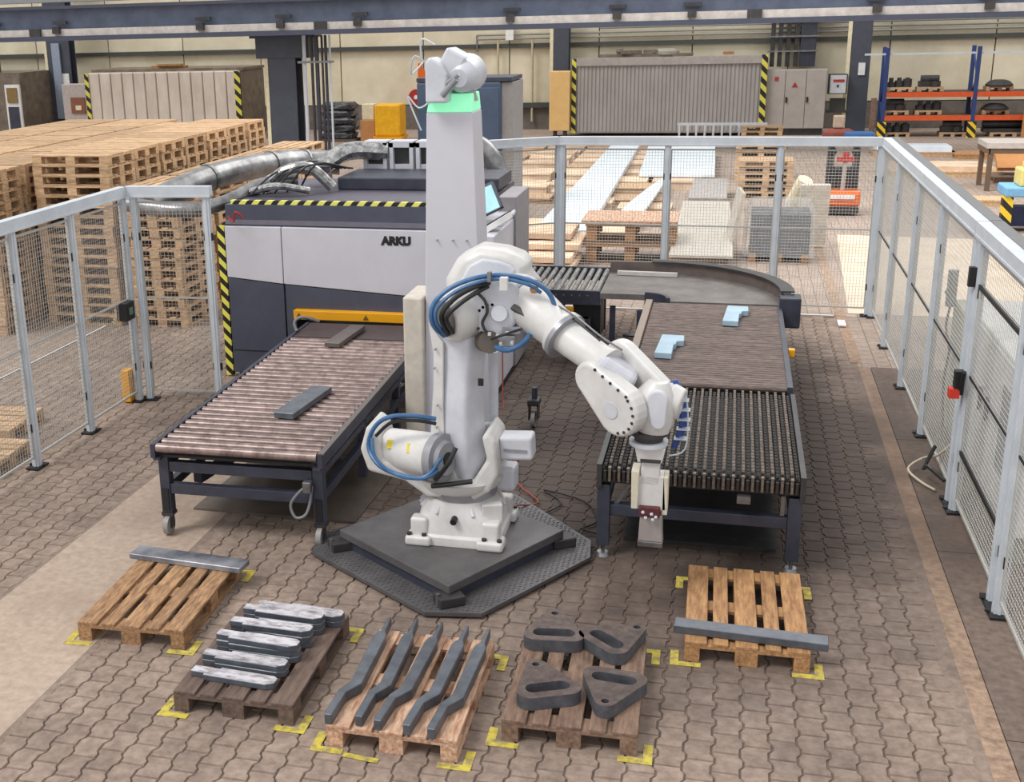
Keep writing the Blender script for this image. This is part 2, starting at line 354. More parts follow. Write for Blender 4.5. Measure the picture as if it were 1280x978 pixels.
PM = [paver_mesh(0), paver_mesh(.5)]
cells = []
for x0, nc, ya, yb in ((-4.15, 35, 3.6, 17.5), (-8.66, 21, 3.6, 17.5)):
    for c in range(nc):
        for r in range(int((yb-ya)/PL)):
            cells.append((x0+c*PW+.002, ya+r*PL+(PL/2 if c % 2 else 0), c % 2))
PALLETS = {'A': (-3.934, 7.394, radians(2.87)), 'B': (-2.841, 6.687, radians(.65)), 'C': (-1.77, 6.544, radians(.34)), 'D': (-.77, 6.84, radians(1.3)), 'E': (.253, 8.032, radians(.87))}
def seen(x, y):
    d = Vector((x, y, -4.18)); f = d.dot(_fw); px = 490+_F*d.dot(_r2)/f; py = 474-_F*d.dot(_u2)/f
    if not (8 < px < 1272 and 20 < py < 970): return 0
    if any(abs(x-a) < .42 and abs(y-b) < .62 for a, b, _ in PALLETS.values()): return 0
    return 1
cand = sorted([(Vector((x-0, y, 4.18)).length, i) for i, (x, y, _) in enumerate(cells) if seen(x+.08, y+.1)])[:296]
single = {i for _, i in cand}
pme = []
for vs, fs in PM:
    me = bpy.data.meshes.new('paver'); me.from_pydata(vs, [], fs); me.materials.append(paver_a); me.flip_normals(); me.update()
    pme.append(me)
fld = MB(); tones = []
rr = random.Random(3)
for i, (x, y, p) in enumerate(cells):
    z = rr.uniform(-.003, .0)
    if i in single:
        o = bpy.data.objects.new('paver', pme[p]); COL.objects.link(o); o.parent = floor; o.location = (x, y, z)
    else:
        vs, fs = PM[p]; fld.add([(a+x, b+y, c+z) for a, b, c in vs], [f[::-1] for f in fs]); tones += [rr.random()]*len(vs)
pf = obj('paver_field', fld, paver_b, floor); pf['kind'] = 'stuff'
at_ = pf.data.attributes.new('tone', 'FLOAT', 'POINT'); at_.data.foreach_set('value', tones)
# back wall
wall = struct(obj('wall_back', MB().box(-42, 22, 46.56, 46.8, 0, 9), girt))
rr = random.Random(5)
x = -41.8
while x < 21:
    for z0, z1 in ((.95, 3.02), (3.16, 5.6), (5.65, 8.9)):
        obj('wall_panel', MB().box(x+.02, x+3.33, 46.5, 46.57, z0, z1), wallp, wall, bevel=.01, seg=1)
    x += 3.35
obj('plinth', MB().box(-42, 22, 46.42, 46.57, 0, .92), plinth, wall)
obj('girt', MB().box(-42, 22, 46.34, 46.5, 3.02, 3.16), girt, wall)
# crane girder across the hall
g = thing('crane_girder', 'blue-grey crane runway girder with pale rail spanning the top of the picture', 'girder', (-6, 37, 3.78))
obj('lower_flange', MB().box(-42, 22, 36.5, 37.3, 3.78, 3.93), mat('girder_dark_flange', (70, 74, 90), .5), g)
obj('crane_rail', MB().box(-42, 22, 36.6, 36.78, 3.93, 4.15), beam_l, g)
obj('web', MB().box(-42, 22, 36.95, 37.05, 3.93, 4.78), beam_m, g)
obj('upper_flange', MB().box(-42, 22, 36.6, 37.4, 4.78, 4.88), mat('girder_dark_flange', (0, 0, 0)), g)
obj('upper_girder', MB().box(-42, 22, 37.0, 37.6, 5.0, 5.5), mat('dusty_grey_girder', (150, 150, 150), .6), g)
for x in (-24, -21.5, -16.4, -13.7, -11.2, -6.5, -3.4, -1.3, 3.6, 6.4):
    obj('rail_clamp', MB().box(x-.12, x+.12, 36.45, 36.62, 4.0, 4.22).cbox((x, 36.8, 4.35), (.5, .1, .1)), darkmetal, g)
for x in (-22.3, -12.4, .4): obj('rail_joint', MB().box(x-.2, x+.2, 36.5, 36.6, 3.93, 4.17), darkmetal, g)
# columns
def column(x, y, w, d, top, label, head=False, strip=True):
    t = thing('steel_column', label, 'column', (x, y, 0))
    obj('flange', MB().box(x-w/2, x+w/2, y-d/2, y-d/2+.05, 0, top), col_m, t)
    obj('web', MB().box(x-.04, x+.04, y-d/2+.05, y+d/2-.05, 0, top), col_m, t)
    obj('flange', MB().box(x-w/2, x+w/2, y+d/2-.05, y+d/2, 0, top), col_m, t)
    if strip: obj('edge_strip', MB().box(x-w/2-.14, x-w/2-.02, y-d/2, y-d/2+.1, 0, top), cream, t)
    if head: obj('bracket', MB().box(x-w/2-.4, x+w/2+.5, y-d/2-.05, y+d/2, top-.72, top-.05).box(x-w/2-.6, x+w/2+.7, y-d/2-.05, y+d/2, top-.09, top), col_m, t, bevel=.02)
    return t
column(-14.15, 38, .92, .7, 3.78, 'broad dark grey hall column with bracket head behind the levelling machine', head=True)
t = thing('pipe_bundle', 'bundle of pale and black riser pipes beside the broad dark column', 'pipes', (-13.1, 38, 0))
for k, (dx, r, m) in enumerate(((0, .06, alu), (.25, .05, darkmetal), (.42, .07, navy2), (.6, .04, darkmetal), (.72, .05, navy2), (.86, .035, alu))):
    obj('pipe', MB().cyl((-13.3+dx, 37.48, 0), (-13.3+dx, 37.48, 3.75), r, n=8), m, t)
obj('pipe_clamp', MB().box(-13.5, -12.3, 37.36, 37.42, 2.9, 2.97), steel, t)
t = column(-26.6, 45.4, 1.0, .5, 8, 'dark column at the far left with white sign beside grey cabinet'); obj('sign', MB().box(-26.5, -26.2, 45.12, 45.14, 1.9, 2.4), paper, t)
obj('cable_tray', MB().box(-26.85, -26.5, 45.05, 45.12, .6, 3.6), mat('pale_blue_tray', (150, 160, 176)), t)
column(-6.25, 46.0, .55, .5, 8, 'dark column between pale yellow cabinet and ribbed grey container')
t = column(3.98, 44.6, .62, .5, 8, 'dark column with notice left of the orange and blue rack'); obj('notice', MB().box(3.93, 4.14, 44.3, 44.34, 1.95, 2.35), paper, t)
t = thing('cable_ladder', 'dark cable ladder rising from grey three-door cabinet', 'cable ladder', (1.8, 46.1, 2.3))
for x in (1.1, 1.35, 1.62, 1.9): obj('cable_duct', MB().box(x, x+.15, 45.75, 46.0, 2.2, 8), darkmetal, t)
obj('cable_duct', MB().box(2.1, 2.62, 45.75, 46.0, 2.2, 8), navy2, t)
for z in (2.7, 3.2, 3.7): obj('ladder_rung', MB().box(1.0, 2.7, 45.68, 45.75, z, z+.05), steel, t)
t = thing('wall_pipes', 'long grey conduit pipes running along the back wall', 'pipes', (0, 46.2, 3.3))
for z, x0 in ((3.35, -9.5), (3.5, -9.5), (3.66, -4.9)): obj('pipe', MB().cyl((x0, 46.3, z), (20, 46.3, z), .04, n=8), mat('grey_pipe', (150, 148, 140), .5), t)
obj('pipe', MB().cyl((-9.5, 46.3, 3.5), (-9.5, 46.3, 2.9), .04, n=8), steel, t)
for x in (-8.7, -7.4, -6.7): obj('pipe', MB().cyl((x, 46.3, .3), (x, 46.3, 3.3), .045, n=8), mat('beige_pipe', (196, 184, 154), .6), t)
obj('junction_box', MB().box(-8.4, -8.1, 46.2, 46.4, 3.3, 3.9), paper, t)
obj('bracket', MB().box(-9.0, -6.6, 46.25, 46.4, .82, 1.0), girt, t)
# containers
def hazard_v(t, x, y, z0, z1, w=.16, m=None): return obj('hazard_strip', MB().box(x-w/2, x+w/2, y-.03, y, z0, z1), m or hz_xz2, t)
t = thing('container', 'beige container of broad vertical panels with hazard-striped edges, left of the column', 'container', (-20.6, 43.4, 0))
obj('shell', MB().box(-23.75, -17.62, 42.36, 44.7, .05, 2.52), cont_m, t)
for k in range(13): obj('wall_panel', MB().box(-23.74+k*.471, -23.74+k*.471+.43, 42.3, 42.37, .12, 2.5), cont_m, t, bevel=.02, seg=1)
obj('side_panel', MB().box(-17.63, -17.56, 42.4, 44.7, .1, 2.5), cont_d, t)
obj('base_rail', MB().box(-23.75, -17.6, 42.33, 42.4, .0, .1), darkmetal, t)
hazard_v(t, -17.66, 42.29, .1, 2.5, .22); hazard_v(t, -23.82, 42.29, .1, 2.5, .16)
obj('roof', MB().box(-23.7, -17.5, 42.5, 44.8, 2.52, 2.62), cont_d, t)
tag(obj('timber_stack', MB().box(-21.3, -19.9, 42.7, 43.0, 2.62, 2.72).box(-21.0, -20.0, 42.6, 42.8, 2.72, 2.79), wood_o), 'orange timbers lying on the beige container roof', 'timber')
t = thing('container', 'grey finely ribbed container with hazard-striped edges behind the sheet metal', 'container', (-2.3, 44.2, 0))
obj('shell', MB().box(-5.45, .84, 43.75, 46, .1, 2.62), cont_g, t)
m = MB()
for k in range(46): m.box(-5.38+k*.134, -5.38+k*.134+.085, 43.725, 43.75, .15, 2.42)
rb = obj('rib', m, cont_g, t); rb['kind'] = 'stuff'
obj('top_rail', MB().box(-5.45, .84, 43.66, 43.76, 2.42, 2.68), mat('pale_grey_rail', (172, 164, 158)), t)
hazard_v(t, -5.5, 43.68, .1, 2.66, .15); hazard_v(t, .9, 43.68, .1, 2.7, .2)
obj('side_panel', MB().box(.84, 1.0, 43.8, 46, .1, 2.6), cont_d, t)
tag(obj('scrap_sheet', MB().cbox((-3.1, 44.6, 2.72), (3.2, .8, .1)).cbox((-3.6, 44.3, 2.84), (.7, .3, .12), .3).ball((-4.0, 44.5, 2.86), .14, 8).cbox((-2.9, 44.4, 2.85), (.5, .3, .1), -.2), cont_d), 'dusty brown scrap lying on the ribbed container roof', 'scrap')
tag(obj('rock_wool_bag', MB().ball((-2.4, 44.4, 2.8), .38, 10, (1.25, .7, .45)), mat('grey_bag', (160, 154, 140), .8, bump=.6), smooth=True), 'pale grey sack slumped on the ribbed container roof', 'sack')
tag(obj('wooden_offcut', MB().cbox((-.3, 44.0, 2.76), (.34, .2, .1), .2), wood_o), 'small orange wooden block on the ribbed container roof', 'block')
# cabinets and boxes by the wall
t = thing('yellow_cabinet', 'pale yellow tall cabinet left of the ribbed container', 'cabinet', (-5.95, 43.9, 0))
obj('body', MB().box(-6.33, -5.62, 43.5, 44, .2, 2.26), cab_y, t, bevel=.02); obj('foot', MB().box(-6.2, -6.1, 43.55, 43.9, 0, .2), darkmetal, t); obj('foot', MB().box(-5.85, -5.75, 43.55, 43.9, 0, .2), darkmetal, t)
t = thing('electrical_cabinet', 'grey electrical cabinet with three doors and black handles', 'cabinet', (1.95, 44.2, 0))
obj('body', MB().box(.97, 2.93, 43.9, 44.4, .22, 2.18), cab_m, t); obj('plinth', MB().box(1.0, 2.9, 43.95, 44.35, 0, .22), darkmetal, t)
for k, (a, b) in enumerate(((.98, 1.6), (1.62, 2.27), (2.29, 2.92))):
    d = obj('door', MB().box(a, b, 43.86, 43.9, .24, 2.16), cab_m, t, bevel=.01)
    if k: obj('handle', MB().box(a+.02, a+.08, 43.82, 43.86, 1.1, 1.28), blacks, d)
    if k == 1: obj('warning_label', MB().prism([(0, 0), (.2, 0), (.1, .17)], (a+.2, 43.85, 1.6), (1, 0, 0), (0, 0, 1), .01), red, d)
    if k == 0: obj('label', MB().box(a+.28, a+.4, 43.84, 43.86, 1.82, 1.95), red, d)
t = thing('wall_box', 'small white wall box with red lettering left of the dark column', 'box', (3.3, 44.3, 1.3))
obj('body', MB().box(3.0, 3.6, 44.1, 44.4, 1.35, 2.0), darkmetal, t); obj('door', MB().box(3.05, 3.56, 44.05, 44.1, 1.38, 1.97), mat('pale_box_door', (206, 208, 212)), t)
obj('red_print', MB().box(3.15, 3.5, 44.03, 44.05, 1.75, 1.83), red, t); obj('keyhole', MB().box(3.27, 3.33, 44.03, 44.05, 1.58, 1.66), blacks, t)
obj('bracket', MB().box(3.0, 3.7, 44.3, 44.36, .72, .8).box(3.1, 3.6, 44.3, 44.36, .8, 1.2), girt, t)
tag(obj('stone_block', MB().box(3.15, 3.5, 42.6, 42.95, .35, .75), mat('pale_block', (206, 184, 160)), bevel=.04), 'pale block on the red pile near the white wall box', 'block')
tag(obj('red_pile', MB().ball((3.35, 42.7, .15), .5, 10, (1.1, .6, .45)), mat('red_brown_pile', (150, 84, 70), .9, bump=.8)), 'low red-brown heap below the white wall box', 'heap')
tag(obj('blue_crate', MB().box(3.45, 4.3, 41.2, 41.9, .12, .32).box(3.45, 3.6, 41.2, 41.9, 0, .12).box(3.8, 3.95, 41.2, 41.9, 0, .12).box(4.15, 4.3, 41.2, 41.9, 0, .12), blue_p, bevel=.02), 'blue plastic pallet at the foot of the dark column', 'pallet')
t = thing('grey_container', 'weathered grey container with framed door at the left edge', 'container', (-29, 44, 0))
obj('shell', MB().box(-33, -27.1, 42.9, 45.6, 0, 2.55), cont_d, t); d = obj('door_frame', MB().box(-27.75, -27.1, 42.8, 42.9, .1, 2.1), paper, t)
obj('door_glass', MB().box(-27.65, -27.2, 42.76, 42.8, 1.4, 1.98), mat('amber_glass', (140, 112, 60), .3), d); obj('door_leaf', MB().box(-27.65, -27.2, 42.76, 42.8, .1, 1.25), navy2, d)
tag(obj('green_box', MB().box(-29, -28.3, 43.1, 43.6, 2.55, 3.0), mat('dull_green', (74, 96, 86)), bevel=.03), 'dull green box on the weathered grey container', 'box')
t = thing('control_cabinet', 'pale grey cabinet with red framed window beside beige container', 'cabinet', (-24.4, 43, 0))
obj('body', MB().box(-25.1, -23.95, 42.6, 43.1, .05, 2.1), mat('pale_mauve_cabinet', (186, 174, 168)), t, bevel=.02)
w_ = obj('window', MB().box(-24.75, -24.15, 42.56, 42.6, 1.0, 1.6), mat('rust_frame', (140, 84, 60)), t); obj('pane', MB().box(-24.55, -24.3, 42.54, 42.56, 1.12, 1.3), cream, w_)
t = thing('bale_stack', 'stack of black film-wrapped bales right of the broad column', 'bales', (-13.2, 42, 0))
rj = random.Random(4)
for k in range(5):
    rg = [rrect(-13.65+rj.uniform(-.05, .05), 42, .1+k*.255+z, 1.2*s, .8*s, .35, 22) for z, s in ((0, .86), (.05, 1), (.17, 1.02), (.25, .85))]
    for r_ in rg:
        for v in r_: v.x += rj.uniform(-.035, .035); v.y += rj.uniform(-.03, .03); v.z += rj.uniform(-.02, .02)
    obj('bale', MB().loft(rg), blk_bag, t)
obj('board', MB().box(-14.3, -13.0, 41.6, 42.4, 0, .1), wood_d, t)
tag(obj('cardboard_box', MB().box(-12.85, -12.3, 41.8, 42.3, 0, .75), card, bevel=.02), 'orange-brown carton between black bales and yellow crate', 'box')
tag(obj('white_carton', MB().box(-12.8, -12.35, 41.9, 42.3, .75, 1.3), cream, bevel=.02), 'white carton on the orange-brown carton', 'box')
t = thing('yellow_crate', 'bright yellow wrapped load on a wooden base below back wall', 'crate', (-11.2, 42, 0))
obj('load', MB().box(-12.25, -11.3, 41.6, 42.4, .2, 1.3), mat('bright_yellow_wrap', (244, 188, 24), .5, 0, (226, 160, 16), 6), t, bevel=.06)
obj('base', MB().box(-12.3, -11.25, 41.55, 42.45, .1, .2).box(-12.25, -12.1, 41.6, 42.4, 0, .1).box(-11.45, -11.3, 41.6, 42.4, 0, .1).box(-11.85, -11.7, 41.6, 42.4, 0, .1), yel, t)
t = thing('hose_reel', 'round red hose reel on the wall left of the extractor', 'hose reel', (-10.7, 46.2, 1.5)); obj('disc', MB().cyl((-11.9, 46.49, 1.25), (-11.9, 46.2, 1.25), .3, n=20), red, t); obj('hub', MB().cyl((-11.9, 46.22, 1.25), (-11.9, 46.15, 1.25), .08, n=10), paper, t)
t = thing('orange_post', 'orange steel post standing left of the slate extractor', 'post', (-11.2, 44, 0)); obj('post', MB().box(-11.22, -11.08, 43.9, 44.1, 0, 2.6), orange, t); obj('plate', MB().box(-11.08, -10.5, 43.9, 44.0, 1.75, 2.35), orange, t)
# dust extractor
t = thing('dust_extractor', 'tall slate blue dust extractor cabinet behind the white tower', 'extractor', (-5.4, 25.5, 0))
obj('housing', MB().box(-6.4, -4.62, 24.9, 26.2, 0, 2.9), extr, t, bevel=.04)
obj('side_panel', MB().box(-4.62, -4.38, 24.95, 26.2, 0, 2.88), extr_s, t, bevel=.01)
for k in range(9): obj('louvre', MB().box(-5.65+k*.105, -5.6+k*.105, 24.85, 24.9, .1, 1.25), navy2, t)
obj('door', MB().box(-5.7, -4.66, 24.86, 24.9, 1.3, 2.78), extr, t, bevel=.01)
obj('top_cover', MB().box(-6.4, -4.4, 24.9, 26.2, 2.9, 2.98), navy2, t)
# racking
t = thing('pallet_rack', 'blue and orange pallet rack holding dark machine parts', 'rack', (6.9, 43.5, 0))
for x in (4.7, 7.42, 10.2):
    for y in (43.2, 44.2): obj('upright', MB().box(x-.06, x+.06, y-.05, y+.05, 0, 2.85), rack_b, t)
    obj('frame_brace', MB().bar((x, 43.2, .3), (x, 44.2, 1.1), .05, .05).bar((x, 44.2, 1.1), (x, 43.2, 1.9), .05, .05).bar((x, 43.2, 1.9), (x, 44.2, 2.7), .05, .05), rack_b, t)
    obj('hazard_foot', MB().box(x-.16, x+.1, 42.98, 43.08, 0, .5), hz_small, t)
for z in (.62, 1.36):
    for a, b in ((4.76, 7.36), (7.48, 10.14)):
        for y in (43.18, 44.2): obj('beam', MB().box(a, b, y-.04, y+.04, z-.08, z+.08), rack_o, t)
        obj('shelf', MB().box(a, b, 43.2, 44.2, z+.06, z+.09), darkmetal, t)
obj('top_rail', MB().box(4.0, 10.1, 43.2, 43.28, 2.62, 2.68), alu, t)
def rack_pallet(x, y, z):
    m = MB().box(x-.4, x+.4, y-.3, y+.3, z+.09, z+.14).box(x-.4, x-.28, y-.3, y+.3, z, z+.09).box(x+.28, x+.4, y-.3, y+.3, z, z+.09).box(x-.06, x+.06, y-.3, y+.3, z, z+.09)
    return m
k = 0
words = {1.45: 'top shelf', .71: 'lower shelf', 0: 'floor'}
spots = [(5.15, 1.45, 'gear', 'leftmost on the top shelf of the rack'), (6.1, 1.45, 'motor', 'second on the top shelf of the rack'), (8.15, 1.45, 'ring', 'right of the middle upright on the top shelf'),
         (5.1, .71, 'motor', 'leftmost on the lower shelf of the rack'), (6.1, .71, 'gear', 'second on the lower shelf of the rack'), (8.1, .71, 'ring', 'right of the middle upright on the lower shelf'),
         (5.2, 0, 'gear', 'leftmost on the floor under the rack'), (6.9, 0, 'motor', 'at the middle of the floor under the rack'), (8.4, 0, 'coil', 'on the floor right of the middle upright')]
for x, z, kind, wh in spots:
    tag(obj('small_pallet', rack_pallet(x, 43.6, z), wood), f'small pale pallet under the dark part {wh}', 'pallet', 'small pallets in the rack')
    zz = z+.14
    if kind == 'gear':
        m = MB()
        for i in range(3): m.cyl((x-.25+i*.25, 43.5, zz+.0), (x-.25+i*.25, 43.5, zz+.16+.05*i), .14, n=12).cyl((x-.25+i*.25, 43.5, zz+.1), (x-.25+i*.25, 43.5, zz+.3), .07, n=10)
    elif kind == 'motor': m = MB().box(x-.35, x+.3, 43.4, 43.75, zz, zz+.18).cyl((x-.3, 43.5, zz+.25), (x+.25, 43.5, zz+.25), .12, n=12).cyl((x+.1, 43.4, zz+.1), (x+.1, 43.3, zz+.1), .1, n=10)
    elif kind == 'ring': m = MB().rings([((x, 43.5, zz), .4), ((x, 43.5, zz+.05), .42), ((x, 43.5, zz+.16), .3), ((x, 43.5, zz+.2), .18)], 20)
    else: m = MB().box(x-.6, x+.6, 43.3, 43.8, zz, zz+.12).cyl((x-.6, 43.55, zz+.25), (x+.6, 43.55, zz+.25), .14, n=12)
    tag(obj('machine_part', m, darkmetal, smooth=True), f'dark steel {dict(gear="gear set", motor="motor block", ring="ring flange", coil="roll")[kind]} {wh}', 'machine part', 'machine parts in the rack')
tag(obj('cardboard_sheet', MB().cbox((9.5, 42.9, .42), (1.3, .12, .85), 0, .06), card), 'large brown cardboard sheet leaning at the right end of the rack', 'cardboard')
tag(obj('plank', MB().box(4.33, 4.5, 43.3, 43.45, 0, 1.25), wood_g), 'upright wooden plank between dark column and rack', 'plank')
# outside the fence on the right
def low_pallet(x, y, w, d, z, m, name, label, cat='pallet', rz=0):
    mb = MB()
    for i in range(3):
        yy = y-d/2+.06+i*(d-.12)/2
        mb.box(x-w/2, x+w/2, yy-.05, yy+.05, z, z+.1)
    mb.box(x-w/2, x+w/2, y-d/2, y+d/2, z+.1, z+.14)
    return tag(obj(name, mb, m), label, cat)
low_pallet(5.0, 38.0, 2.2, 1.2, 0, wood, 'long_pallet', 'long pale pallet under bright sheets, nearest the rack')
tag(obj('sheet_bundle', MB().box(4.0, 6.0, 37.5, 38.5, .14, .28), sheet_m), 'bright metal sheets lying on the long pallet nearest the rack', 'sheets')
low_pallet(6.7, 37.4, 1.4, 1.0, 0, wood_o, 'long_pallet', 'orange pallet between bright sheets and steel table')
low_pallet(5.2, 33.6, 2.6, 1.3, 0, wood, 'long_pallet', 'wide pale pallet with board just outside the fence')
tag(obj('board', MB().box(4.0, 6.2, 33.0, 34.2, .14, .26), ply), 'pale board stack on the wide pallet just outside the fence', 'boards')
t = thing('steel_table', 'brown steel work table with pale top at the right edge', 'table', (6.7, 30.7, 0))
obj('tabletop', MB().box(5.6, 8.4, 30.4, 31.6, .98, 1.1), mat('pale_table_top', (196, 186, 178), .5), t); obj('frame', MB().box(5.65, 8.4, 30.42, 30.5, .86, .98).box(5.65, 8.4, 31.5, 31.58, .86, .98).box(5.6, 5.68, 30.42, 31.58, .86, .98), mat('brown_frame', (110, 88, 70)), t)
for x, y in ((5.7, 30.48), (5.7, 31.5), (8.3, 30.48), (8.3, 31.5)): obj('leg', MB().box(x-.05, x+.05, y-.05, y+.05, 0, .86), mat('brown_frame', (0, 0, 0)), t)
tag(obj('brown_board', MB().cbox((7.4, 32.6, .55), (2.4, .9, .1), .02, .6), card), 'orange-brown board tilted behind the steel table', 'board')
low_pallet(7.3, 32.4, 2.4, 1.0, 0, wood_g, 'long_pallet', 'greyed pallet under the tilted orange-brown board')
t = thing('tool_stand', 'blue-topped stand on yellow and black legs at the right edge', 'stand', (5.3, 25.0, 0))
obj('top', MB().box(4.95, 6.3, 24.7, 25.5, .68, .86), mat('sky_blue_paint', (120, 176, 216)), t, bevel=.03)
for x in (5.02, 5.5, 6.1): obj('leg', MB().box(x-.09, x+.09, 24.75, 24.93, 0, .68), hz_small, t)
obj('drawer', MB().box(5.15, 6.2, 24.95, 25.4, .1, .45), mat('deep_blue', (44, 56, 100)), t)
tag(obj('yellow_bin', MB().box(5.2, 6.2, 24.8, 25.4, .86, 1.18).box(5.3, 6.1, 24.9, 25.3, 1.18, 1.3), mat('pale_yellow_bin', (228, 210, 130)), bevel=.03), 'pale yellow bin on the blue-topped stand', 'bin')
low_pallet(5.3, 28.4, .9, .7, 0, wood, 'short_pallet', 'short pallet with red rag behind the blue-topped stand')
# electric pallet truck
t = thing('pallet_truck', 'orange and grey electric pallet truck behind the rear fence', 'pallet truck', (2.25, 26.8, 0))
obj('chassis', MB().box(1.9, 2.58, 26.5, 27.0, .04, .2), darkmetal, t, bevel=.03)
obj('orange_cover', MB().box(1.88, 2.6, 26.46, 27.0, .2, .52), orange, t, bevel=.06); obj('side_stripe', MB().box(2.0, 2.48, 26.43, 26.46, .36, .44), paper, t)
for k in range(6):
    obj('load_guard_bar', MB().box(1.93+k*.115, 1.97+k*.115, 26.75, 26.8, .5, 1.36 if k in (0, 5) else .98), darkmetal, t)
obj('battery', MB().box(1.92, 2.56, 26.82, 27.1, .5, .95), navy2, t); obj('mast', MB().box(1.92, 2.06, 26.85, 27.0, .9, 1.4).box(2.42, 2.56, 26.85, 27.0, .9, 1.4), alu_dark, t)
obj('tiller', MB().cyl((2.24, 26.6, .5), (2.24, 26.4, 1.12), .045, n=8), mat('pale_tiller', (200, 190, 184)), t); obj('tiller_head', MB().cbox((2.24, 26.38, 1.18), (.34, .08, .09)).cbox((2.24, 26.38, 1.28), (.12, .07, .1)), red, t)
for x in (2.0, 2.45): obj('fork', MB().box(x-.08, x+.08, 27.0, 28.1, .04, .1), darkmetal, t)
for x in (2.0, 2.47): obj('mirror', MB().cyl((x, 26.8, 1.3), (x, 26.74, 1.3), .09, n=10), blacks, t)
# goods on the floor behind the rear fence
rr = random.Random(11); n = 0
rows = 0
y = 20.3
nth = ['nearest', 'second', 'third', 'fourth', 'fifth', 'sixth', 'seventh', 'eighth', 'ninth', 'tenth', 'eleventh', 'twelfth', 'thirteenth', 'fourteenth', 'fifteenth', 'sixteenth', 'seventeenth', 'eighteenth', 'nineteenth', 'twentieth']
while y < 40:
    x = -6.3*(y/30+.3) if y < 30 else -8.2; c = 0
    while x < (-1.2 if y < 29 else -1.0):
        h = .12 if rr.random() < .6 else .22
        w = 1.15
        mb = MB()
        ycx, xm = y+.42, x+w/2
        skip = (-6.9 < xm+.2 < -3.6 and 24.0 < y < 26.6) or (xm > -1.5 and 19 < y < 30) or (-4.9 < xm < -.8 and y < 22.3) or (xm > -1.2 and y > 27.2 and False)
        if not skip:
            for yy in (y, y+.38, y+.74): mb.box(x, x+w, yy, yy+.1, 0, h-.03)
            mb.box(x, x+w, y-.02, y+.86, h-.03, h)
            tag(obj('board_pallet', mb, ply if rr.random() < .75 else wood), f'pale low board, {nth[c].replace("nearest", "first")} from left, {nth[rows]} row behind rear fence', 'boards', 'low boards behind the rear fence')
        x += w+.12; c += 1
    y += 1.22; rows += 1
def quad_slab(name, pts, z0, z1, m, label, cat, **k):
    o = obj(name, MB().add([(a, b, z0) for a, b in pts]+[(a, b, z1) for a, b in pts], [(3, 2, 1, 0), (4, 5, 6, 7), (0, 1, 5, 4), (1, 2, 6, 5), (2, 3, 7, 6), (3, 0, 4, 7)]), m, **k); return tag(o, label, cat)
quad_slab('steel_sheet_stack', [(-3.5, 22.2), (-2.5, 22.2), (-2.72, 38), (-3.55, 38)], .24, .34, sheet_m, 'very long bright steel sheets running away behind the rear fence', 'steel sheets')
quad_slab('steel_sheet', [(-2.22, 30.7), (-.38, 30.7), (-.5, 37.4), (-2.45, 37.4)], .24, .3, sheet_m, 'wide bright steel sheet right of the very long one', 'steel sheet')
curve_pts = [(-2.2, 24.1), (-2.05, 26.2), (-1.85, 28.2), (-1.62, 30.1), (-1.5, 30.1), (-1.55, 28.2), (-1.62, 26.2), (-1.72, 24.1)]
tag(obj('curved_strip', MB().prism(curve_pts, (0, 0, .27), (1, 0, 0), (0, 1, 0), .05), sheet_m), 'curved bright steel strip lying right of the long sheets', 'steel strip')
quad_slab('panel_stack', [(-.86, 26.4), (-.06, 26.4), (-.06, 29.6), (-.84, 29.6)], .0, .36, mat('mottled_grey_panel', (172, 166, 162), .6, 0, (140, 134, 130), 9), 'mottled grey panels lying left of the pallet truck, behind creased plastic sheeting', 'sheets')
t = thing('plank_pile', 'pile of thick pale planks behind the short roller conveyor', 'planks', (-3.0, 20.6, 0))
for k, (x0, x1, y0, y1) in enumerate(((-3.9, -2.45, 19.6, 21.0), (-4.4, -2.5, 19.8, 21.4), (-3.5, -2.42, 20.3, 21.6), (-3.6, -2.6, 20.6, 21.8))):
    obj('plank', MB().box(x0, x1, y0, y1, .06+k*.13, .16+k*.13), ply, t, bevel=.01); obj('bearer', MB().box(x0+.1, x1-.1, y0+.1, y0+.2, k*.13, .06+k*.13), wood_g, t)
quad_slab('plastic_sheeting', [(-.92, 20.0), (.1, 20.0), (0, 26.1), (-.95, 26.1)], .3, .34, film2, 'creased clear plastic sheeting over panels left of the wrapped crate', 'plastic sheet')
tag(obj('slat_bundle', MB().box(-.88, .0, 20.1, 26.0, 0, .3), mat('striped_panel_bundle', (150, 128, 108), .7, 0, (110, 92, 78), 10, (1, 8, 1))), 'bundle of slatted panels under the creased plastic sheeting', 'panels')
t = thing('wrapped_crate', 'dark crate under draped clear plastic behind the rear fence', 'crate', (.85, 21.7, 0))
obj('crate', MB().box(.38, 1.34, 21.35, 22.2, .14, .82), navy2, t)
for x in (.42, .85, 1.28): obj('skid', MB().box(x-.06, x+.06, 21.3, 22.2, 0, .14), wood_o, t)
rg = [[Vector((.85+(v.x-.85)*1.0, v.y, z)) for v in rrect(.85, 21.75, 0, w, d, .3, 20)] for z, w, d in ((.12, 1.16, 1.2), (.4, 1.12, 1.1), (.85, 1.1, 1.0), (1.0, 1.0, .9))]
for r_ in rg:
    for i, v in enumerate(r_): v.x += .03*(-1)**i; v.y += .03*(-1)**i
obj('plastic_cover', MB().loft(rg), film, t, smooth=True)
t = thing('sheet_bundle', 'upright cream sheets wrapped in plastic right of the dark crate', 'sheets', (1.5, 21.8, 0))
obj('sheet', MB().cbox((1.45, 22.7, .62), (.5, .12, 1.1), .1, .15), film2, t); obj('sheet', MB().cyl((1.12, 23.2, .75), (1.3, 23.0, 1.2), .14, n=14), cream, t); obj('sheet', MB().cbox((.08, 21.8, .6), (.06, .9, 1.15), .1, 0, .2), film2, t)
t = thing('ladder', 'aluminium ladder standing on edge behind the rear fence', 'ladder', (-.6, 39.6, 0))
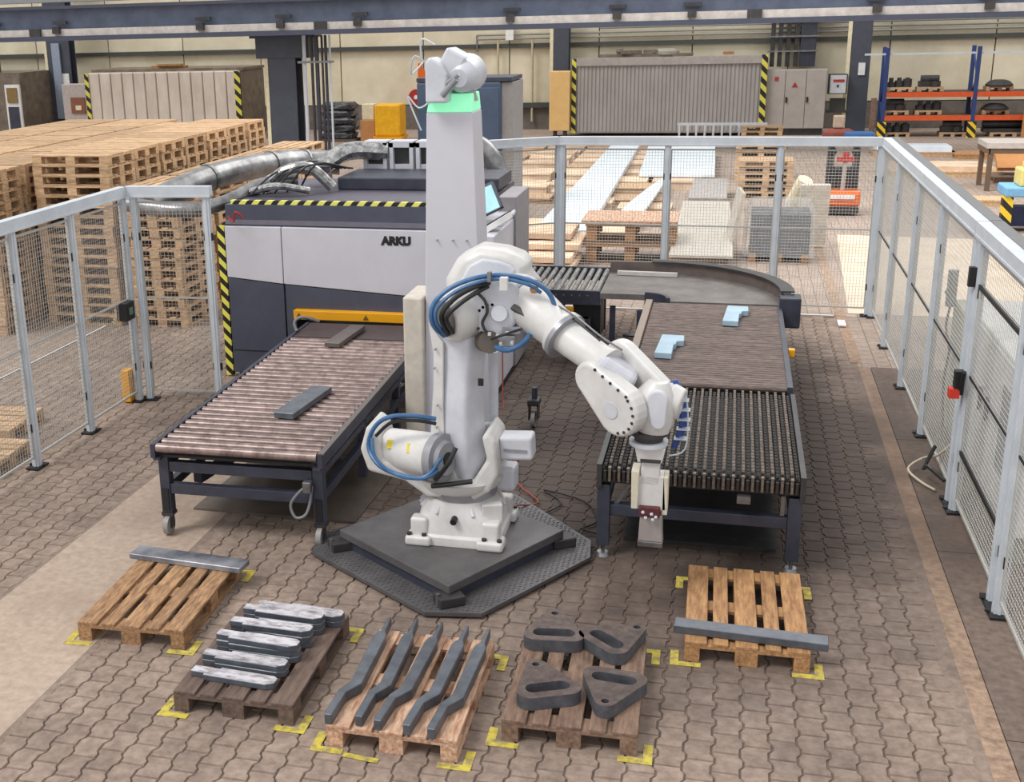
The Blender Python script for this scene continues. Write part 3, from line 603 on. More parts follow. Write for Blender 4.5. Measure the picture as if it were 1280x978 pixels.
obj('stile', MB().box(-1.72, 1.0, 39.55, 39.62, .72, .8), alu, t); obj('stile', MB().box(-1.72, 1.0, 39.55, 39.62, .05, .13), alu, t)
for k in range(11): obj('rung', MB().box(-1.68+k*.26, -1.62+k*.26, 39.55, 39.62, .13, .72), alu, t)

t = thing('wooden_crate_base', 'brown two-tier wooden crate base behind the curved conveyor', 'crate', (-1.62, 21.2, 0))
for z in (0, .36): 
    for y in (20.9, 21.35, 21.8):
        for x in (-2.28, -1.62, -.96): obj('block', MB().box(x-.09, x+.09, y-.06, y+.06, z+.04, z+.3), wood_o, t)
    obj('board', MB().box(-2.38, -.86, 20.8, 21.9, z+.3, z+.36), wood_b, t); obj('board', MB().box(-2.38, -.86, 20.84, 20.96, z, z+.04), wood_g, t)
obj('top_sheet', MB().box(-2.45, -.84, 20.75, 21.95, .72, .76), wood_c, t)
for x0, x1 in ((1.5, 1.6), (-4.17, -4.122), (-5.26, -5.22)): obj('edge_mortar', MB().box(x0, x1, 3.4, 17.5, -.03, -.003), paver_b, floor)
# ================================================================ FENCES
FH = 2.36
def fence_run(label, a, b, posts, rail_ext=(0, 0), back=False, mid=.0, midmat=None, rail=True):
    """a, b ends; posts = parameters 0..1 of the posts along the run"""
    a = Vector(a); b = Vector(b); d = (b-a); L = d.length; d.normalize(); nrm = Vector((-d.y, d.x, 0))
    t = thing('safety_fence', label, 'fence', (a.x, a.y, 0), 'machine safety fence runs')
    P = [a + d*L*s for s in posts]
    for i, p in enumerate(P):
        q = obj('post', MB().cbox((p.x, p.y, FH/2+.01), (.07, .07, FH), atan2(d.y, d.x)).cbox((p.x+nrm.x*.0, p.y, FH/2), (.088, .02, FH-.02), atan2(d.y, d.x)).cbox((p.x, p.y, FH/2), (.02, .088, FH-.02), atan2(d.y, d.x)), alu, t)
        obj('foot_plate', MB().cbox((p.x, p.y, .012), (.2, .14, .016), atan2(d.y, d.x)).cyl((p.x-.07, p.y, .02), (p.x-.07, p.y, .035), .018, n=6).cyl((p.x+.07, p.y, .02), (p.x+.07, p.y, .035), .018, n=6), blacks, q)
        for z in (.42, 1.92): obj('clip', MB().cbox((p.x, p.y, z), (.105, .03, .085), atan2(d.y, d.x)), blacks, q)
    ra = a - d*rail_ext[0]; rb = b + d*rail_ext[1]
    if rail: obj('top_rail', MB().bar((ra.x, ra.y, FH+.06), (rb.x, rb.y, FH+.06), .1, .12).bar((ra.x, ra.y, FH+.01), (rb.x, rb.y, FH+.01), .115, .02), alu, t)
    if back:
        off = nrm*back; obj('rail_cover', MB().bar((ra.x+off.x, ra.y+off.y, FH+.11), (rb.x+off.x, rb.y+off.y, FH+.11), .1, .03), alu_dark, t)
    for i in range(len(P)-1):
        p, q = P[i]+d*.05, P[i+1]-d*.05; w = (q-p).length; m = MB(); z0, z1 = .12, FH-.06
        nx = int(w/.042); nz = int((z1-z0)/.042)
        def flat(u0, v0, u1, v1):
            r = .0017 if abs(d.x) < .01 and a.x > 0 else .0023
            A = p+d*u0; B = p+d*u1
            if u0 == u1: m.add([A-d*r-nrm*r+Vector((0, 0, v0)), A+d*r-nrm*r+Vector((0, 0, v0)), A+nrm*r+Vector((0, 0, v0)), A-d*r-nrm*r+Vector((0, 0, v1)), A+d*r-nrm*r+Vector((0, 0, v1)), A+nrm*r+Vector((0, 0, v1))], [(0, 1, 4, 3), (1, 2, 5, 4), (2, 0, 3, 5)])
            else: m.add([A+Vector((0, 0, v0-r))-nrm*r, A+Vector((0, 0, v0+r))-nrm*r, A+Vector((0, 0, v0))+nrm*r, B+Vector((0, 0, v0-r))-nrm*r, B+Vector((0, 0, v0+r))-nrm*r, B+Vector((0, 0, v0))+nrm*r], [(0, 1, 4, 3), (1, 2, 5, 4), (2, 0, 3, 5)])
        for k in range(nx+1): flat(w*k/nx, z0, w*k/nx, z1)
        for k in range(nz+1): flat(0, z0+(z1-z0)*k/nz, w, z0+(z1-z0)*k/nz)
        mp = obj('mesh_panel', m, wire, t); mp['kind'] = 'stuff'
        fr = MB().bar((p.x, p.y, z0), (q.x, q.y, z0), .02, .022).bar((p.x, p.y, z1), (q.x, q.y, z1), .02, .022)
        fr.bar((p.x, p.y, z0), (p.x, p.y, z1), .018, .018).bar((q.x, q.y, z0), (q.x, q.y, z1), .018, .018)
        obj('panel_frame', fr, wire, t)
        obj('middle_bar', MB().bar((p.x, p.y, 1.22), (q.x, q.y, 1.22), .02, .02), midmat or wire, t)
    return t
fl = fence_run('left aluminium mesh fence receding past the pallet stacks', (-6.5, 7.6, 0), (-6.5, 12.05, 0), (.03, .265, .503, .745, 1.0), (2.0, .04))
obj('lock_box', MB().cbox((-6.47, 11.86, 1.12), (.12, .2, .2)), blacks, fl); obj('lock_face', MB().box(-6.41, -6.40, 11.82, 11.9, 1.08, 1.16), mat('dim_green', (96, 120, 104)), fl)
obj('foot_guard', MB().cbox((-6.6, 12.0, .2), (.1, .14, .38)), yel, fl, bevel=.01)
fence_run('short mesh fence panel closing the gap beside the hazard-striped machine', (-6.42, 12.12, 0), (-5.55, 12.2, 0), (0.03, 1.0), (.06, .06))
fence_run('far part of the right mesh fence between gate and rear corner', (1.99, 10.69, 0), (1.99, 17.54, 0), (.0, .26, .504, .76, 1.0), (.05, 0), back=-.1, midmat=blacks)
fence_run('near part of the right mesh fence at the lower right edge', (1.99, 6.4, 0), (1.99, 8.56, 0), (.0, 1.0), (2, 2.06), back=-.1, midmat=blacks)
fence_run('rear mesh fence behind the curved conveyor', (1.94, 17.58, 0), (-2.38, 17.72, 0), (0, .3, .652, 1.0), (.0, .04))
fence_run('angled mesh fence between rear fence and machine roof', (-2.44, 17.72, 0), (-4.85, 16.3, 0), (.0, .6, 1.0), (0, .2))
# gate on the right
t = fence_run('mesh gate leaf with red interlock in the right fence', (1.99, 8.76, 0), (1.99, 10.48, 0), (.0, 1.0), midmat=blacks, rail=False)
t.name = 'fence_gate'; ROOT['fence_gate'] = Vector((1.99, 8.76, 0)); t['category'] = 'gate'; del t['group']
for z in (1.98, .55): obj('cross_bar', MB().box(1.975, 2.005, 8.8, 10.44, z-.018, z+.018), blacks, t)
h = obj('interlock', MB().cbox((1.91, 10.46, 1.16), (.07, .09, .2)), blacks, t); obj('red_key', MB().cbox((1.88, 10.45, 1.07), (.08, .09, .08)), mat('bright_red', (224, 62, 44)), h); obj('handle', MB().cbox((1.92, 10.36, 1.2), (.03, .03, .2), 0, .5), blacks, h)
obj('hinge', MB().cbox((1.93, 10.48, 2.05), (.06, .06, .16)), blacks, t)
# white cabinet just outside the fence
t = thing('white_cabinet', 'large white control cabinet standing outside the right fence', 'cabinet', (2.6, 11.2, 0))
obj('body', MB().box(2.2, 3.0, 9.45, 12.1, .22, 1.5), mat('white_cabinet_paint', (226, 224, 220), .45), t, bevel=.01)
obj('plinth', MB().box(2.25, 2.95, 9.5, 12.05, 0, .22), mat('grey_green_plinth', (148, 146, 130)), t)
obj('grey_panel', MB().box(2.185, 2.2, 9.75, 10.15, .55, 1.25), mat('mid_grey_panel', (138, 140, 144)), t)
for a, b in ((9.5, 10.72), (10.78, 12.05)): obj('door', MB().box(2.188, 2.2, a, b, .26, 1.46), mat('white_cabinet_paint', (0, 0, 0)), t)
for a in (10.6, 10.9): obj('door_handle', MB().box(2.16, 2.19, a-.02, a+.02, .8, 1.0), blacks, t)
tag(obj('plastic_bag', MB().ball((2.5, 9.9, 1.56), .22, 10, (1, 1.2, .5)), film2, smooth=True), 'clear plastic bag lying on the white control cabinet', 'bag')
t = thing('air_valve', 'silver air valve unit with coiled line behind the right fence', 'valve', (2.12, 13.3, 1.2))
obj('valve', MB().cyl((2.2, 12.9, 1.25), (2.2, 12.9, 1.62), .05, n=10).cyl((2.2, 12.9, 1.35), (2.2, 13.1, 1.35), .035, n=8), steel, t); obj('line', MB().tube([(2.2, 12.9, 1.25), (2.2, 13.0, 1.0), (2.2, 12.7, .85), (2.2, 12.8, .5), (2.2, 12.6, 0.05)], .012), rubber, t)
tag(obj('side_cabinet', MB().box(2.25, 2.8, 12.25, 13.0, 0, 1.3), mat('beige_green_cabinet', (190, 188, 166), .5), bevel=.01), 'beige side cabinet next to the white control cabinet', 'cabinet')
tag(obj('loose_cable', MB().tube([(1.9, 10.9, .02), (1.8, 11.1, .02), (1.72, 11.3, .06), (1.86, 11.45, .12), (1.95, 11.2, .25), (2.1, 11.1, .5)], .012), mat('cream_cable', (196, 184, 160))), 'pale loose cable curling on the floor by the gate post', 'cable')
tag(obj('dark_cable', MB().tube([(1.95, 10.8, .15), (1.84, 11.0, .2), (1.84, 11.2, .12), (1.93, 11.3, .3)], .018), rubber), 'dark cable bundle at the foot of the gate post', 'cable')
tag(obj('floor_tag', MB().cbox((1.56, 17.0, .03), (.1, .3, .02)), paper), 'white strip on the floor near the rear fence corner', 'strip')

# ================================================================ PALLETS
def pallet(label, loc, rz, m, group=None):
    t = thing('wooden_pallet', label, 'pallet', (0, 0, 0), group)
    for x, w in ((-.35, .1), (-.18, .09), (0, .145), (.18, .09), (.35, .1)) if True else ():
        pass
    for x, w in ((-.328, .145), (-.168, .1), (0, .145), (.168, .1), (.328, .145)): obj('deck_board', MB().box(x-w/2, x+w/2, -.6, .6, .122, .144), m, t, bevel=.003, seg=1)
    for y in (-.5275, 0, .5275): obj('cross_board', MB().box(-.4, .4, y-.0725, y+.0725, .1, .122), m, t)
    for x, w in ((-.35, .1), (0, .145), (.35, .1)):
        for y in (-.5275, 0, .5275): obj('block', MB().box(x-w/2, x+w/2, y-.0725, y+.0725, .022, .1), m, t)
        obj('bottom_board', MB().box(x-w/2, x+w/2, -.6, .6, 0, .022), m, t)
    t.location = loc; t.rotation_euler = (0, 0, rz); return t
PR = {}
hero = [('A', 'empty orange-brown pallet at the far left of the front row', wood_b), ('B', 'dark stained pallet carrying short notched bars', wood_d), ('C', 'pinkish pallet carrying five long cranked bars', wood_c),
        ('D', 'greyed pallet carrying four thick triangular plates', wood_g), ('E', 'clean orange pallet at the right carrying one long bar', wood_o)]
for k, lb, m in hero:
    x, y, r_ = PALLETS[k]; PR[k] = pallet(lb, (x, y, 0), r_, m)
base = pallet('x', (0, 0, 0), 0, wood)
far_me = MB()
for ch in base.children:
    o_ = ch.data; far_me.add([v.co.copy() for v in o_.vertices], [tuple(p.vertices) for p in o_.polygons])
index_kids()
one = bpy.data.meshes.new('wooden_pallet'); one.from_pydata([tuple(v) for v in far_me.v], [], far_me.f); one.materials.append(wood)
NTH = ['top', '2nd from the top', '3rd from the top', '4th from the top', '5th from the top', '6th from the top', '7th from the top', '8th from the top', '9th from the top', '10th from the top', '11th from the top', '12th from the top', '13th from the top', '14th from the top', '15th from the top', '16th from the top', 'lowest but one', 'lowest']
first = [True]
def stack(x, y, rz, n, where, group, full=True, visible=99):
    hid = MB(); R = Matrix.Rotation(rz, 3, 'Z')
    for k in range(n):
        z = (n-1-k)*.1445; dx, dy, dr = rr.uniform(-.02, .02), rr.uniform(-.015, .015), rr.uniform(-.015, .015)
        lb = f'{NTH[k]} pallet, {where}' if k < n-1 else f'lowest pallet, {where}'
        if k < visible:
            if full: copy_tree(base, None, (x+dx, y+dy, z), rz+dr, lb, group)
            else:
                o = bpy.data.objects.new('wooden_pallet', one); COL.objects.link(o); o.location = (x+dx, y+dy, z); o.rotation_euler = (0, 0, rz+dr); tag(o, lb, 'pallet', group)
        else: hid.add([R @ Vector(v)+Vector((x+dx, y+dy, z)) for v in far_me.v], far_me.f)
    if hid.v:
        o = obj('pallet_stack', hid, wood); tag(o, f'lower pallets, {where}', 'pallets', group); o['kind'] = 'stuff'
q = pi/2
stack(-9.02, 15.7, q, 17, 'tall front stack behind the left fence', 'stacked wooden pallets on the left')
stack(-7.82, 15.95, 0, 14, 'front stack behind the short fence panel', 'stacked wooden pallets on the left')
stack(-10.42, 14.9, q, 16, 'dim stack at the left edge of the picture', 'stacked wooden pallets on the left')
ordn = ['second', 'third', 'fourth', 'fifth', 'sixth', 'seventh', 'eighth', 'ninth']
for i in range(6): stack(-9.05, 16.6+i*.88, q, 17, f'{ordn[i]} stack back, tall pallet row', 'stacked wooden pallets on the left', False, 3)
for i in range(4): stack(-7.8-.0*i, 17.25+i*1.27, 0, 14, f'{ordn[i]} stack back, lower pallet row', 'stacked wooden pallets on the left', False, 2)
for i in range(8): stack(-10.4, 15.8+i*.9, q, 16, f'{ordn[i]} stack back, row left of tall row', 'stacked wooden pallets on the left', False, 1)
for i in range(8): stack(-11.7, 16.6+i*.9, q, 16, f'{ordn[i]} stack back, second row left of tall row', 'stacked wooden pallets on the left', False, 1)
for i in range(5): stack(-13.0, 19.3+i*.9, q, 16, f'{ordn[i]} stack back, leftmost pallet row', 'stacked wooden pallets on the left', False, 1)
stack(.75, 29.2, q, 6, 'nearest brown stack beside the pallet truck', 'brown pallets behind the rear fence', False)
stack(.7, 32.4, q, 7, 'second brown stack beside the pallet truck', 'brown pallets behind the rear fence', False)
stack(.85, 39.4, q, 5, 'last brown stack next to the ladder', 'brown pallets behind the rear fence', False)
copy_tree(base, None, (-7.35, 9.75, 0), q+.12, 'lone pallet on the floor outside the left fence', None)
copy_tree(base, None, (-7.8, 10.75, 0.0), q+.1, 'second lone pallet just behind the one outside the left fence', None)
for ch in list(base.children): bpy.data.objects.remove(ch)
bpy.data.objects.remove(base)
# yellow corner marks
def mark(k, cx, cy, sx, sy, wh):
    x, y, r_ = PALLETS[k]; m = MB(); c, s = cos(r_), sin(r_)
    def P_(a, b): return Vector((x+a*c-b*s, y+a*s+b*c, .0035))
    X, Y = cx*.49, cy*.675
    L_ = [(X, Y), (X-cx*.2, Y), (X-cx*.2, Y-cy*.055), (X-cx*.055, Y-cy*.055), (X-cx*.055, Y-cy*.2), (X, Y-cy*.2)]
    m.prism([tuple(P_(a, b))[:2] for a, b in L_], (0, 0, .0025), (1, 0, 0), (0, 1, 0), .002)
    tag(obj('floor_marking', m, yellow_paint), f'yellow painted corner mark at the {wh}', 'floor marking')
nm = {'A': 'empty left pallet', 'B': 'dark stained pallet', 'C': 'pallet of cranked bars', 'D': 'pallet of triangular plates', 'E': 'clean orange pallet'}
for k in 'ABCDE':
    for cx, cy, w_ in ((-1, -1, 'front left'), (1, -1, 'front right'), (1, 1, 'back right'), (-1, 1, 'back left')):
        if (k, cx, cy) in (('A', -1, 1), ('C', -1, 1), ('B', -1, 1), ('D', -1, 1)): continue
        mark(k, cx, cy, 1.15, .9, f'{w_} of the {nm[k]}')
tag(obj('floor_marking', MB().cbox((-1.93, 5.86, .0035), (.22, .045, .001), -.08), yellow_paint), 'short yellow dash at the middle front of the pallet of cranked bars', 'floor marking')

# ---- goods on the pallets
def on(k, a, b, z=.146):
    x, y, r_ = PALLETS[k]; return (x+a*cos(r_)-b*sin(r_), y+a*sin(r_)+b*cos(r_), z)
def barpiece(name, poly, z0, h, loc, rz, m, label, cat='steel bar', group=None, bev=.004, topm=None):
    mb = MB().prism(poly, (0, 0, z0+h/2), (1, 0, 0), (0, 1, 0), h)
    o = obj(name, mb, m, bevel=bev, seg=1); o.location = loc; o.rotation_euler = (0, 0, rz)
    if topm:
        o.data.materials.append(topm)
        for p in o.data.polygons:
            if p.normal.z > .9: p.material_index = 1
    return tag(o, label, cat, group)
t = thing('flat_bar', 'long grey steel bar lying across the rear end of the empty left pallet', 'steel bar', on('A', .02, .46))
a0 = on('A', 0, .47)
def rel_bar(t, L, w, h, rz, m, top=None):
    o = obj('bar', MB().cbox((t.location.x, t.location.y, t.location.z+h/2), (L, w, h), rz), m, t, bevel=.004, seg=1)
    if top:
        o.data.materials.append(top)
        for p in o.data.polygons:
            if p.normal.z > .9: p.material_index = 1
rel_bar(t, .97, .17, .045, radians(-4), mat('half_bright_bar', (176, 176, 182), .4, .3, (92, 94, 102), 1.1, lo=.42, hi=.62))
# short notched bars on B (stepped outline)
step = [(-.3, -.035), (-.2, -.035), (-.2, -.058), (.24, -.058), (.29, -.03), (.29, .03), (.26, .055), (-.12, .055), (-.12, .038), (-.3, .038)]
ypos = [(-.40, 1, -.06), (-.25, 1, -.04), (-.06, 2, -.02), (.14, 2, .0), (.33, 2, .02)]
nmB = ['frontmost single', 'second from the front', 'third from the front', 'fourth from the front', 'fifth from the front']
for i, (y, n, dx) in enumerate(ypos):
    for l in range(n+ (1 if i else 0)):
        top = l == n - (0 if i else 1)
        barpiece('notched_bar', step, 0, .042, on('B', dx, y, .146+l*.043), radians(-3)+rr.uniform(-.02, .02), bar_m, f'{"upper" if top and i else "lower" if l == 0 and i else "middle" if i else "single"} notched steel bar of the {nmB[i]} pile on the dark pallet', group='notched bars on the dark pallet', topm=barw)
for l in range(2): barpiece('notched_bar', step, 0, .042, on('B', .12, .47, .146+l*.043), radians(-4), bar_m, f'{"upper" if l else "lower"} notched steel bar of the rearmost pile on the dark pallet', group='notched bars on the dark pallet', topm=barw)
tag(obj('small_offcut', MB().cbox(on('B', -.2, .5, .17), (.09, .1, .05), .3).cbox(on('B', -.2, .5, .21), (.06, .07, .04), .5), barw, bevel=.004), 'small bright offcut at the back of the dark pallet', 'offcut')
# cranked bars on C
crank = [(-.05, -.66), (-.105, -.66), (-.115, -.60), (-.075, -.36), (-.01, -.22), (.03, .46), (.06, .5), (.075, .66), (.088, .66), (.09, .5), (.10, .42), (.075, -.2), (.05, -.3), (-.02, -.40)]
crank = [(-.035, -.60), (-.075, -.60), (-.085, -.53), (-.075, -.30), (-.045, -.24), (-.04, -.20), (-.03, .44), (-.005, .47), (.01, .64), (.022, .64), (.028, .47), (.048, .40), (.045, -.22), (.03, -.30), (-.02, -.36)]
crank = [(-.045, -.60), (-.095, -.60), (-.1, -.56), (-.085, -.31), (-.035, -.20), (-.04, .38), (-.03, .43), (-.008, .46), (.0, .66), (.02, .66), (.026, .46), (.05, .40), (.045, -.22), (-.03, -.34)]
lab = ['leftmost, with a bright edge,', 'second from the left', 'middle', 'second from the right', 'rightmost']
crank = [(x*.92, y) for x, y in crank]
for i, (x, y, r_) in enumerate(((-.335, .0, .03), (-.15, .02, .03), (.0, .0, -.02), (.18, -.01, -.02), (.33, -.02, -.02))):
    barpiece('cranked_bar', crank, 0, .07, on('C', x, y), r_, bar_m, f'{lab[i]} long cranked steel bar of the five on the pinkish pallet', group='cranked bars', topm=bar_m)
# thick triangular plates on D
def tri_plate(loc, rz, label):
    R1, R2, dd = .15, .11, .17; out = []
    cs = [((-.115, -.105), .085), ((.115, -.105), .085), ((0, .185), .068)]
    # convex hull of three circles, counter-clockwise
    pts = [(c[0]+r*cos(2*pi*k/40), c[1]+r*sin(2*pi*k/40)) for c, r in cs for k in range(40)]
    pts = sorted(set(pts)); 
    def half(ps):
        h = []
        for p in ps:
            while len(h) > 1 and (h[-1][0]-h[-2][0])*(p[1]-h[-2][1])-(h[-1][1]-h[-2][1])*(p[0]-h[-2][0]) <= 0: h.pop()
            h.append(p)
        return h[:-1]
    outer = half(pts)+half(pts[::-1])
    slot = [(-.09+.05*cos(a), -.085+.05*sin(a)) for a in [pi/2+pi*k/8 for k in range(9)]]+[(.09+.05*cos(a), -.085+.05*sin(a)) for a in [-pi/2+pi*k/8 for k in range(9)]]
    slot = [(x, y+.012*cos(x*9)) for x, y in slot]
    hole = [(.025*cos(2*pi*k/14), .195+.025*sin(2*pi*k/14)) for k in range(14)]
    o = obj('triangular_plate', MB().plate(outer, [slot, hole], 0, .085), rusty, smooth=True, sharp=30)
    o.data.materials.append(plate_edge)
    for p in o.data.polygons:
        if abs(p.normal.z) < .5: p.material_index = 1
    o.location = loc; o.rotation_euler = (0, 0, rz); return tag(o, label, 'steel plate', 'triangular plates')
tri_plate(on('D', -.21, .44), .12, 'thick triangular steel plate with oval slot at the back left of its pallet')
tri_plate(on('D', .2, .4), -.72, 'thick triangular steel plate with oval slot at the back right of its pallet')
tri_plate(on('D', -.19, -.25), .42, 'thick triangular steel plate with oval slot at the front left of its pallet')
tri_plate(on('D', .22, -.22), pi-.1, 'thick triangular steel plate pointing forward at the front right of its pallet')
t = thing('flat_bar', 'long dark steel bar across the front of the clean orange pallet', 'steel bar', on('E', .02, -.47)); rel_bar(t, .99, .125, .055, radians(-3), bar_m)

# ================================================================ LEVELLING MACHINE
t = thing('levelling_machine', 'big slate and light grey levelling machine with yellow bar over its infeed', 'machine', (-4.3, 13.2, 0))
X0, X1, Y0, Y1 = -5.78, -2.72, 13.2, 15.6
obj('body', MB().box(X0, -5.0, Y0+.02, Y1, .05, 2.12).box(-5.0, -3.3, Y0+.02, Y1, 1.02, 2.12).box(-5.0, -3.3, Y0+.5, Y1, .05, 1.02).box(-3.3, X1, Y0+.02, Y1, .05, 2.12), navy, t)
obj('plinth', MB().box(X0+.02, X1-.02, Y0+.1, Y1-.05, 0, .06), blacks, t)
obj('lower_panel', MB().prism([(X0, .06), (-5.07, .06), (-5.07, 1.18), (X0, 1.245)], (0, Y0, 0), (1, 0, 0), (0, 0, 1), .05), navy, t, bevel=.006)
obj('lower_panel', MB().prism([(-5.05, .06), (-4.93, .06), (-4.93, .9), (-3.3, .84), (-3.3, 1.07), (-5.05, 1.18)], (0, Y0, 0), (1, 0, 0), (0, 0, 1), .05), navy, t, bevel=.006)
obj('upper_panel', MB().prism([(X0, 1.255), (-5.07, 1.19), (-5.07, 1.87), (X0, 1.87)], (0, Y0-.005, 0), (1, 0, 0), (0, 0, 1), .06), panel_light, t, bevel=.008)
up = obj('upper_panel', MB().prism([(-5.06, 1.19), (-3.3, 1.08), (-3.3, 1.86), (-5.06, 1.87)], (0, Y0-.005, 0), (1, 0, 0), (0, 0, 1), .06), panel_light, t, bevel=.008)
text('ARKU', .13, (-3.66, Y0-.04, 1.735), (pi/2, 0, 0), blacks, t, bold=.009)
obj('top_band', MB().loft([[Vector(v) for v in ((X0, Y0, 1.89), (X1, Y0, 1.88), (X1, Y0+.3, 1.88), (X0, Y0+.3, 1.89))], [Vector(v) for v in ((X0, Y0+.08, 2.1), (X1, Y0+.08, 2.1), (X1, Y0+.3, 2.1), (X0, Y0+.3, 2.1))]]), mat('mid_slate_band', (92, 88, 100), .5), t)
obj('hazard_edge', MB().box(X0+.06, X1-.3, Y0+.06, Y0+.13, 2.1, 2.165), hz_top, t)
obj('hazard_strip', MB().box(X0-.1, X0-.01, Y0-.03, Y0+.03, .02, 1.87), hz_xz, t)
obj('guard_beam', MB().box(-4.93, -3.35, Y0-.12, Y0+.0, .785, .895), yel, t, bevel=.008)
for x in (-4.86, -4.03): obj('warning_label', MB().prism([(-.035, 0), (.035, 0), (0, .06)], (x, Y0-.123, .81), (1, 0, 0), (0, 0, 1), .004), mat('label_brown', (120, 84, 20)), t)
obj('slot_liner', MB().box(-4.93, -3.35, Y0+.02, Y0+.5, .9, .95), blacks, t)
obj('roof_deck', MB().box(X0+.1, X1-.1, Y0+.3, Y1-.1, 2.12, 2.14), mat('mid_slate_band', (0, 0, 0)), t)
obj('roof_housing', MB().box(-4.75, -2.7, 14.4, 15.3, 2.14, 2.3), navy2, t, bevel=.02)
obj('lower_seam', MB().box(X0+.02, -5.1, Y0-.03, Y0-.024, .34, .35), blacks, t)
# right-hand tower and console
obj('front_cabinet', MB().box(-2.9, -2.43, 12.7, 14.84, .1, 1.9), panel_light, t, bevel=.015)
obj('cabinet_plinth', MB().box(-2.88, -2.45, 12.75, 14.82, 0, .1), blacks, t)
obj('side_column', MB().box(-2.62, -2.4, 13.9, 14.84, .1, 2.15), mat('mauve_grey_side', (150, 144, 148)), t, bevel=.01)
obj('red_cable', MB().tube([(-2.343, 12.700, 0.609), (-2.315, 12.600, 0.083), (-2.216, 12.300, -0.231), (-2.177, 11.800, -0.415)], .008), mat('dull_red_cable', (150, 66, 60)), t)
cs = obj('console', MB().box(-2.9, -2.45, 13.3, 14.2, 1.9, 1.98), panel_light, t, bevel=.01)
sc_ = Vector((-2.662, 13.300, 2.185))
obj('screen_housing', MB().cbox(sc_+Vector((0, .05, 0)), (.34, .07, .34), .1, -.5, -.45), navy2, cs, bevel=.01); obj('screen', MB().cbox(sc_, (.29, .02, .29), .1, -.5, -.45), screen_m, cs)
sh_ = Vector((-2.470, 13.100, 1.986))
obj('shelf', MB().cbox(sh_, (.44, .26, .03), .1, 0, -.55), panel_light, cs, bevel=.005); obj('shelf_light', MB().cbox(sh_+Vector((0, -.15, .0)), (.42, .04, .06), .1, 0, -.55), paper, cs)
obj('keyboard', MB().cbox(sh_+Vector((0, .03, .03)), (.32, .12, .02), .1, 0, -.55), darkmetal, cs); obj('hazard_patch', MB().box(-2.62, -2.52, 12.68, 12.7, 1.55, 1.75), hz_small, t)
# ducts on and behind the machine
t = thing('exhaust_duct', 'large galvanised duct running from the machine roof towards the pallet stacks', 'duct', (-6, 16, 2.2))
dp = [(-7.017, 13.700, 2.029), (-6.615, 14.700, 2.243), (-6.258, 16.000, 2.269), (-5.971, 16.600, 2.235), (-5.489, 16.800, 2.190)]
obj('duct', MB().tube(dp, .17, 16, 6), galv, t, smooth=True)
for a, b in ((0, 1), (1, 2), (2, 3)):
    p = Vector(dp[b]); d_ = (Vector(dp[b])-Vector(dp[a])).normalized(); obj('duct_collar', MB().cyl(p-d_*.02, p+d_*.02, .185, n=16), steel, t)
for x, y in ((-6.35, 14.7), (-5.6, 16.6)): obj('support', MB().box(x-.04, x+.04, y-.04, y+.04, 0, 2.05), alu_dark, t)
t = thing('branch_duct', 'thinner silver duct crossing behind the short fence panel', 'duct', (-6.4, 13.0, 2.05)); obj('duct', MB().tube([(-7.15, 13.3, 2.1), (-6.3, 13.15, 2.05), (-5.9, 13.5, 2.1), (-5.6, 14.0, 2.25), (-5.2, 14.2, 2.28)], .09, 12), galv, t, smooth=True)
t = thing('foil_hose_bundle', 'crumpled silver hoses and cables heaped on the machine roof', 'hoses', (-5.2, 14.4, 2.14))
for pts, r_ in (([(-5.6, 14.1, 2.2), (-5.3, 14.0, 2.42), (-5.0, 14.1, 2.45), (-4.75, 14.2, 2.2)], .07), ([(-5.7, 14.4, 2.22), (-5.3, 14.5, 2.4), (-4.9, 14.6, 2.42)], .08), ([(-5.2, 14.9, 2.3), (-4.9, 15.3, 2.52), (-4.4, 15.5, 2.5)], .12), ([(-5.65, 13.75, 2.2), (-5.3, 13.7, 2.28), (-4.95, 13.9, 2.2)], .045)):
    obj('hose', MB().tube(pts, r_, 10), foil, t, smooth=True)
for k in range(5): obj('cable', MB().tube([(-5.6+k*.12, 13.6+.1*k, 2.18), (-5.4+k*.14, 13.9, 2.4+.03*k), (-5.1+k*.12, 14.4, 2.5-.02*k), (-4.9+k*.05, 14.9, 2.35)], .012), rubber, t)
obj('loose_red_wire', MB().tube([(-5.7, 13.1, 2.0), (-5.62, 13.08, 1.94), (-5.58, 13.05, 2.06), (-5.5, 13.1, 1.98)], .012), red, t)
for k in range(4):
    x = -4.55+k*.36
    tt = thing('duct_box', f'{["leftmost", "second", "third", "rightmost"][k]} of the four white duct boxes on the machine roof', 'duct box', (x, 15.5, 2.14), 'white duct boxes')
    obj('frame', MB().box(x-.16, x-.11, 15.42, 15.72, 2.14, 2.62).box(x+.11, x+.16, 15.42, 15.72, 2.14, 2.62).box(x-.16, x+.16, 15.42, 15.72, 2.56, 2.64), white_cool, tt); obj('window', MB().box(x-.11, x+.11, 15.5, 15.52, 2.34, 2.56), darkmetal, tt); obj('lower_panel', MB().box(x-.11, x+.11, 15.44, 15.5, 2.14, 2.34), white_cool, tt)
t = thing('bent_duct', 'smooth silver duct bend right of the white duct boxes', 'duct', (-3.2, 15.7, 2.1)); obj('duct', MB().tube([(-3.75, 15.9, 2.55), (-3.4, 15.85, 2.6), (-3.1, 15.8, 2.45), (-2.95, 15.8, 2.1), (-2.9, 15.8, 1.6)], .13, 14, 6), galv, t, smooth=True); obj('flange', MB().cyl((-2.9, 15.8, 1.6), (-2.9, 15.8, 1.55), .17, n=14), steel, t); obj('duct_stand', MB().box(-2.95, -2.85, 15.75, 15.85, 0, 1.55), alu_dark, t)

